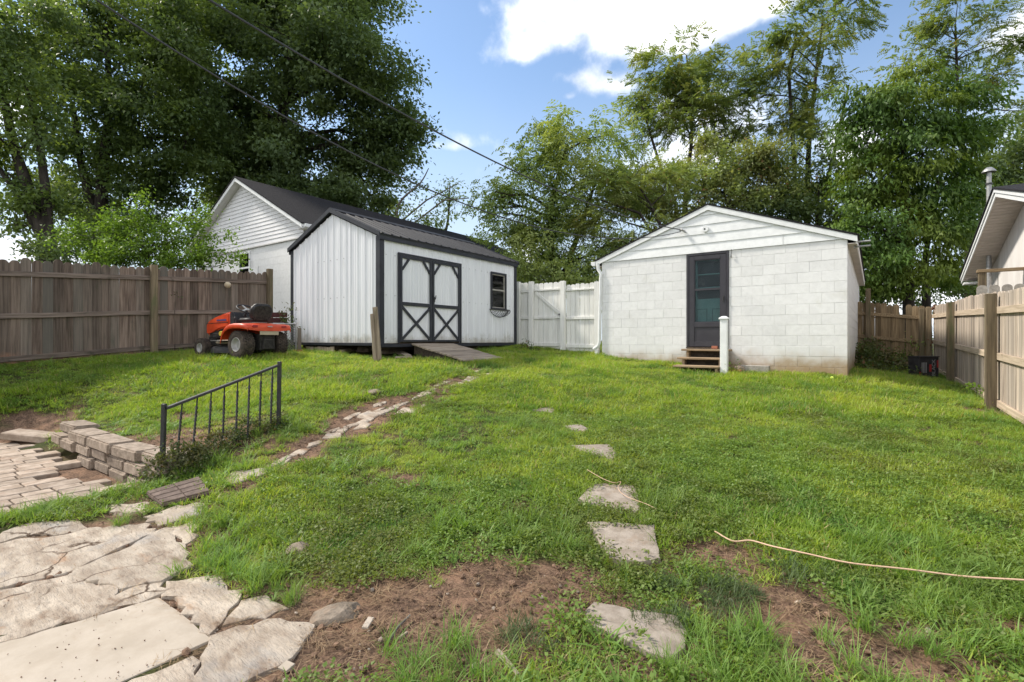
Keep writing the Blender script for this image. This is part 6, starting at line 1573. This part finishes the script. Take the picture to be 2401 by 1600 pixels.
# ------------------------------------------------------------------ grass, weeds in the lawn, straw
SRC = bpy.data.collections.new('clump_sources')        # not linked to the scene: only instanced by the grass objects
def blades(rg, n, R, l, w, lean, bend, levels=4, flat=0.):
    """n blades in a tuft of radius R; l, w, lean, bend are (lo, hi)."""
    az = rg.rand(n) * 2 * math.pi; rr = R * np.sqrt(rg.rand(n)); a2 = rg.rand(n) * 2 * math.pi
    b = np.stack([rr * np.cos(a2), rr * np.sin(a2), np.zeros(n) - .008], 1)
    L = rg.uniform(*l, n); W = rg.uniform(*w, n); le = rg.uniform(*lean, n); be = rg.uniform(*bend, n)
    hd = np.stack([np.cos(az), np.sin(az), 0 * az], 1); sd = np.stack([-np.sin(az), np.cos(az), 0 * az], 1)
    V = []; t = np.linspace(0, 1, levels)
    p = b.copy(); prev = 0
    pts = []
    for i, tt in enumerate(t):
        ang = le + be * tt ** 1.3
        if i: p = p + (hd * np.sin(ang)[:, None] + np.array([0, 0, 1.]) * np.cos(ang)[:, None]) * (L * (tt - prev))[:, None]
        prev = tt
        wd_ = W * (1 - tt ** 2.2) * (.6 + .4 * min(1, tt * 4)) + .0004
        pts.append(np.stack([p - sd * wd_[:, None] / 2, p + sd * wd_[:, None] / 2], 1))
    V = np.stack(pts, 1).reshape(n, -1, 3)
    V[:, :, 2] = np.maximum(V[:, :, 2], -.01 + .02 * rg.rand(n, 1))
    k = levels * 2
    f = np.array([[2 * i, 2 * i + 1, 2 * i + 3, 2 * i + 2] for i in range(levels - 1)])
    F = (np.arange(n)[:, None, None] * k + f[None]).reshape(-1, 4)
    return V.reshape(-1, 3), F, np.repeat(rg.rand(n), k)
def rosette(rg, n, R, leaf, h):
    """Low broad-leaved weed: small leaves on short stems."""
    rr = R * np.sqrt(rg.rand(n)); a = rg.rand(n) * 2 * math.pi
    p = np.stack([rr * np.cos(a), rr * np.sin(a), h * (.25 + .75 * rg.rand(n)) * (1 - .5 * (rr / R) ** 2)], 1)
    d = unit(np.stack([np.cos(a), np.sin(a), .5 * rg.rand(n)], 1) + rg.randn(n, 3) * .5)
    nr_ = unit(np.array([0, 0, 1.]) + rg.randn(n, 3) * .4)
    V = leaf_quads(p, d, nr_, leaf[0] * (.6 + .8 * rg.rand(n)), leaf[1] * (.6 + .8 * rg.rand(n)))
    return V, np.arange(len(V)).reshape(-1, 4), np.repeat(rg.rand(n), 4)
def clump_set(name, builders, mat):
    col = bpy.data.collections.new(name)
    for i, (V, F, R) in enumerate(builders):
        me = fast_mesh(name + '_%02d' % i, V, F, R); me.materials.append(mat)
        o = bpy.data.objects.new(name + '_%02d' % i, me); col.objects.link(o)
    return col
def fast_mesh(name, V, F, R):
    V = np.ascontiguousarray(V, np.float32); F = np.ascontiguousarray(F, np.int32)
    me = bpy.data.meshes.new(name); m, k = F.shape
    me.vertices.add(len(V)); me.vertices.foreach_set('co', V.ravel())
    me.loops.add(m * k); me.loops.foreach_set('vertex_index', F.ravel())
    me.polygons.add(m); me.polygons.foreach_set('loop_start', np.arange(0, m * k, k, dtype=np.int32))
    a = me.attributes.new('rnd', 'FLOAT', 'POINT'); a.data.foreach_set('value', np.ascontiguousarray(R, np.float32))
    me.update(calc_edges=True)
    return me
def scatter(name, label, P, scl, col, rg, tilt=.12):
    n = len(P); k = len(col.objects)
    me = bpy.data.meshes.new(name); me.vertices.add(n); me.vertices.foreach_set('co', np.ascontiguousarray(P, np.float32).ravel())
    a = me.attributes.new('rotv', 'FLOAT_VECTOR', 'POINT')
    a.data.foreach_set('vector', np.stack([rg.randn(n) * tilt, rg.randn(n) * tilt, rg.rand(n) * 6.283], 1).astype(np.float32).ravel())
    a = me.attributes.new('scl', 'FLOAT', 'POINT'); a.data.foreach_set('value', np.asarray(scl, np.float32))
    a = me.attributes.new('pick', 'INT', 'POINT'); a.data.foreach_set('value', rg.randint(0, k, n).astype(np.int32))
    me.update()
    o = bpy.data.objects.new(name, me); COL.objects.link(o)
    ng = bpy.data.node_groups.new(name + '_scatter', 'GeometryNodeTree')
    ng.interface.new_socket('Geometry', in_out='INPUT', socket_type='NodeSocketGeometry'); ng.interface.new_socket('Geometry', in_out='OUTPUT', socket_type='NodeSocketGeometry')
    N = ng.nodes; L = ng.links
    gi = N.new('NodeGroupInput'); go = N.new('NodeGroupOutput'); ip = N.new('GeometryNodeInstanceOnPoints'); ci = N.new('GeometryNodeCollectionInfo')
    ci.inputs['Collection'].default_value = col; ci.inputs['Separate Children'].default_value = True; ci.inputs['Reset Children'].default_value = True
    def attr(nm, ty):
        q = N.new('GeometryNodeInputNamedAttribute'); q.data_type = ty; q.inputs['Name'].default_value = nm; return q.outputs['Attribute']
    L.new(gi.outputs[0], ip.inputs['Points']); L.new(ci.outputs[0], ip.inputs['Instance'])
    ip.inputs['Pick Instance'].default_value = True
    L.new(attr('pick', 'INT'), ip.inputs['Instance Index']); L.new(attr('scl', 'FLOAT'), ip.inputs['Scale'])
    er = N.new('FunctionNodeEulerToRotation'); L.new(attr('rotv', 'FLOAT_VECTOR'), er.inputs[0]); L.new(er.outputs[0], ip.inputs['Rotation'])
    L.new(ip.outputs[0], go.inputs[0])
    md = o.modifiers.new('scatter', 'NODES'); md.node_group = ng
    return tag(o, label, kind='stuff')

RECTS = [(uW + .06, vS + .06, uS - .06, vE), (uL, vG - .01, uR + .02, vB), (ul, vn, ur, vend), (uS, a0.y - .0, uB - .03, a1.y + .0), (ru - 1.05, vG - .75, ru, vG)]
def allowed(x, y, stones=True, zone=.02):
    ok = np.ones(x.shape, bool)
    if zone < 1: ok &= ~inpoly(x, y, PATIO_ZONE) | (np.random.RandomState(5).rand(len(x)) < zone)
    for (x0, y0, x1, y1) in RECTS: ok &= ~((x > x0) & (x < x1) & (y > y0) & (y < y1))
    if stones:
        for poly in KEEP_OUT:
            P = np.array(poly); lo = P.min(0); hi = P.max(0)
            k = np.where((x > lo[0]) & (x < hi[0]) & (y > lo[1]) & (y < hi[1]))[0]
            if len(k): ok[k] &= ~inpoly(x[k], y[k], poly)
    return ok
def sample(rg, n0, pw, Zlo=1.2, Zhi=17.0):
    """Random ground points inside the view, about n0 / Z**pw per square metre."""
    Zs = np.linspace(Zlo, Zhi, 400); wgt = n0 / Zs ** pw * (2.32 * Zs + 2.0); cdf = np.cumsum(wgt) * (Zs[1] - Zs[0]); N = int(cdf[-1])
    Z = np.interp(rg.rand(N) * cdf[-1], cdf, Zs); X = (rg.rand(N) * 2 - 1) * (1.16 * Z + 1.0)
    u, v = X * CA - Z * SA, X * SA + Z * CA
    ok = (u > -11.95) & (u < 1.66) & (v < 18.3)
    return u[ok], v[ok], Z[ok]
rg = np.random.RandomState(77)
C_lawn = clump_set('lawn_tuft', [blades(rg, 34, .075, (.028, .068), (.003, .0055), (.1, .9), (.2, 1.2)) for _ in range(6)], M_grass)
C_far = clump_set('far_tuft', [blades(rg, 30, .10, (.04, .12), (.0055, .010), (.1, .8), (.2, 1.0), 3) for _ in range(5)], M_grass)
C_crab = clump_set('crab_tuft', [blades(rg, 24, .035, (.05, .15), (.006, .0115), (.35, 1.15), (.3, 1.25), 5) for _ in range(6)], M_crab)
C_tall = clump_set('tall_tuft', [blades(rg, 46, .06, (.10, .27), (.0035, .007), (.05, .6), (.3, 1.5), 5) for _ in range(5)], M_crab)
C_clover = clump_set('low_weed', [rosette(rg, 90, .11, (.019, .013), .055) for _ in range(5)], M_clover)
C_fescue = clump_set('fescue_tuft', [blades(rg, 110, .08, (.06, .13), (.0026, .0045), (.1, .9), (.2, .9), 4) for _ in range(3)], M_fescue)
C_straw = clump_set('straw_wisp', [blades(rg, 12, .06, (.03, .11), (.0015, .0032), (1.25, 1.6), (-.15, .25), 3) for _ in range(5)], M_straw)

# close-cut lawn
u, v, Z = sample(rg, 1500, .75, 1.2, 7.5)
s = soil_mask(u, v); keep = allowed(u, v) & (rg.rand(len(u)) > s * 1.25 - .02) & (rg.rand(len(u)) > .25 * sst(7, 7.5, Z))
u, v, Z, s = u[keep], v[keep], Z[keep], s[keep]
pn = fbm(u * 1.1 + 9, v * 1.1, 3)
scatter('grass', 'short green lawn grass', np.stack([u, v, G(u, v)], 1), (.6 + .65 * rg.rand(len(u))) * (1 + 1.3 * pn), C_lawn, rg)
u, v, Z = sample(rg, 900, .55, 6.6, 17.5)
s = soil_mask(u, v); keep = allowed(u, v) & (rg.rand(len(u)) > s * 1.35 - .02)
u, v, Z = u[keep], v[keep], Z[keep]
pn = fbm(u * .9 + 9, v * .9, 3)
scatter('far_grass', 'green lawn grass farther up the yard', np.stack([u, v, G(u, v)], 1), (.6 + .6 * rg.rand(len(u))) * (1 + 1.5 * pn), C_far, rg)
# coarse crabgrass, thickest along bare patches and stone edges
u, v, Z = sample(rg, 280, .8, 1.2, 9)
s = soil_mask(u, v); e = np.exp(-((s - .38) / .26) ** 2); pn = fbm(u * 1.4 + 31, v * 1.4, 3)
keep = allowed(u, v) & (rg.rand(len(u)) < np.clip(.14 + .55 * e + 1.5 * pn, 0, 1)) & (s < .93)
u, v = u[keep], v[keep]
scatter('crabgrass', 'coarse sprawling crabgrass tufts', np.stack([u, v, G(u, v)], 1), .55 + .6 * rg.rand(len(u)), C_crab, rg, .2)
# low broad-leaved weeds
u, v, Z = sample(rg, 620, .9, 1.2, 10)
s = soil_mask(u, v); pn = fbm(u * .8 + 55, v * .8 + 3, 3)
keep = allowed(u, v) & (rg.rand(len(u)) < np.clip((.50 + 2.4 * pn) * (1.03 - 1.08 * s), 0, 1))
u, v = u[keep], v[keep]
scatter('clover', 'low clover and knotweed patches in the lawn', np.stack([u, v, G(u, v)], 1), .55 + .7 * rg.rand(len(u)), C_clover, rg, .15)
# tall tufts at named spots and along walls and fences
pts = []
def spot(px, py, n, r):
    p = at(px, py)
    for _ in range(n): pts.append((p.x + rg.randn() * r, p.y + rg.randn() * r, rg.uniform(.55, 1.05)))
for px, py, n, r in [(470, 1255, 7, .13), (560, 1290, 8, .14), (510, 1330, 5, .10), (600, 1380, 8, .12), (680, 1400, 7, .10), (1010, 1240, 6, .14), (1080, 1580, 8, .10), (1010, 1570, 5, .08),
                     (1620, 1560, 9, .12), (1700, 1545, 8, .12), (1790, 1570, 7, .12), (2000, 1590, 6, .12), (2010, 1440, 7, .14), (2120, 1400, 9, .18), (2180, 1330, 8, .18),
                     (2280, 1380, 8, .18), (2380, 1520, 8, .14), (2080, 1300, 6, .16), (250, 1130, 9, .10), (330, 1110, 8, .10), (300, 1150, 6, .10), (200, 1165, 8, .12), (120, 1190, 6, .10), (60, 1215, 6, .08), (20, 1240, 6, .08), (400, 1190, 4, .08),
                     (470, 1105, 7, .12), (530, 1095, 6, .12), (640, 1000, 8, .2), (720, 1010, 6, .2), (1260, 1015, 10, .22), (1290, 1035, 8, .2), (1230, 1000, 6, .2), (1460, 1230, 5, .12), (1380, 1290, 6, .12), (1330, 1270, 6, .12), (1560, 1180, 8, .2), (1600, 1230, 6, .18), (1250, 1230, 5, .14),
                     (300, 1345 - 120, 4, .06), (75, 1045, 5, .08), (160, 1030, 4, .06), (520, 838, 10, .25), (470, 835, 8, .2), (430, 838, 8, .3), (610, 842, 10, .25), (690, 838, 8, .2)]:
    spot(px, py, n, r)
for i in range(170): pts.append((rg.uniform(uW, uS + .1), vS + rg.uniform(-.35, .25), rg.uniform(.4, .85)))
for i in range(120): pts.append((uS + rg.uniform(-.15, .35), rg.uniform(vS, vE), rg.uniform(.4, .8)))
for i in range(120): pts.append((rg.uniform(uL - 2.4, uR), vG + rg.uniform(-.16, .03), rg.uniform(.3, .62)))
for i in range(220): pts.append((-11.75 + rg.uniform(-.05, .45), rg.uniform(.5, 6.4), rg.uniform(.35, .75)))
for i in range(150): pts.append((1.45 - rg.uniform(-.02, .40), rg.uniform(8.5, 18), rg.uniform(.4, .9)))
for i in range(160): pts.append((rg.uniform(-.4, 1.4), rg.uniform(11.5, 18), rg.uniform(.4, .9)))
pts = np.array(pts); ok = allowed(pts[:, 0], pts[:, 1], zone=.7); pts = pts[ok]
scatter('tall_grass', 'long arching grass tufts along edges and walls', np.stack([pts[:, 0], pts[:, 1], G(pts[:, 0], pts[:, 1])], 1), pts[:, 2] * .82, C_tall, rg, .15)
pts = []
for px, py, n, r in [(1690, 1385, 6, .07), (1640, 1425, 7, .10), (1580, 1440, 6, .09), (1730, 1400, 3, .06), (1860, 1330, 4, .1), (1200, 1500, 3, .05)]: spot(px, py, n, r)
pts = np.array(pts)
scatter('fescue', 'dark fine fescue tufts beside the nearest stepping stone', np.stack([pts[:, 0], pts[:, 1], G(pts[:, 0], pts[:, 1])], 1), pts[:, 2], C_fescue, rg, .1)
# dry stalks on bare soil
u, v, Z = sample(rg, 420, .6, 1.5, 9)
s = soil_mask(u, v); keep = (rg.rand(len(u)) < s * .90 + .07) & allowed(u, v, True, 1)
u, v = u[keep], v[keep]
scatter('straw', 'dry straw and dead stalks scattered over the bare soil', np.stack([u, v, G(u, v) + .006], 1), .4 + .8 * rg.rand(len(u)), C_straw, rg, .12)
# crumbs and small stones on the soil
def crumb_mesh(i):
    bm = bmesh.new(); bmesh.ops.create_icosphere(bm, subdivisions=1, radius=.5)
    r_ = np.random.RandomState(i)
    for q in bm.verts: q.co *= r_.uniform(.6, 1.2); q.co.z *= .65
    me = bpy.data.meshes.new('crumb'); bm.to_mesh(me); bm.free(); return me
def crumbs(name, label, mat, n0, lo, hi, thr, seed, patio_only=False):
    rr = np.random.RandomState(seed); col = bpy.data.collections.new(name + '_set')
    for i in range(4):
        me = crumb_mesh(i + seed); me.materials.append(mat); col.objects.link(bpy.data.objects.new(name + '_bit_%d' % i, me))
    u, v, Z = sample(rr, n0, .8, 1.5, 7); s = soil_mask(u, v)
    keep = (inpoly(u, v, PATIO_ZONE) & (fbm(u * 3, v * 3, 3) > rr.uniform(-.1, .35, len(u)))) if patio_only else ((rr.rand(len(u)) < (s - thr)) & allowed(u, v, True, 1)); u, v = u[keep], v[keep]
    scatter(name, label, np.stack([u, v, G(u, v) + (.012 if patio_only else 0)], 1), lo + (hi - lo) * rr.rand(len(u)) ** 3, col, rr, .5)
M_crumb = surf('soil_crumb', (.11, .068, .046), (.26, .165, .11), 30., .95, .5, 90., rnd=.35, dist=.004)
M_pebble = surf('pale_pebble', (.26, .215, .17), (.44, .38, .32), 30., .9, .4, 90., rnd=.3, dist=.004)
crumbs('soil_crumbs', 'crumbling clods of brown soil', M_crumb, 900, .008, .045, .15, 301)
crumbs('gravel', 'pale pebbles and mortar crumbs on the soil', M_pebble, 90, .008, .035, .2, 302)
crumbs('patio_dirt', 'crumbs of soil and leaf litter lying on the flagging', M_crumb, 900, .003, .009, 0, 303, True)
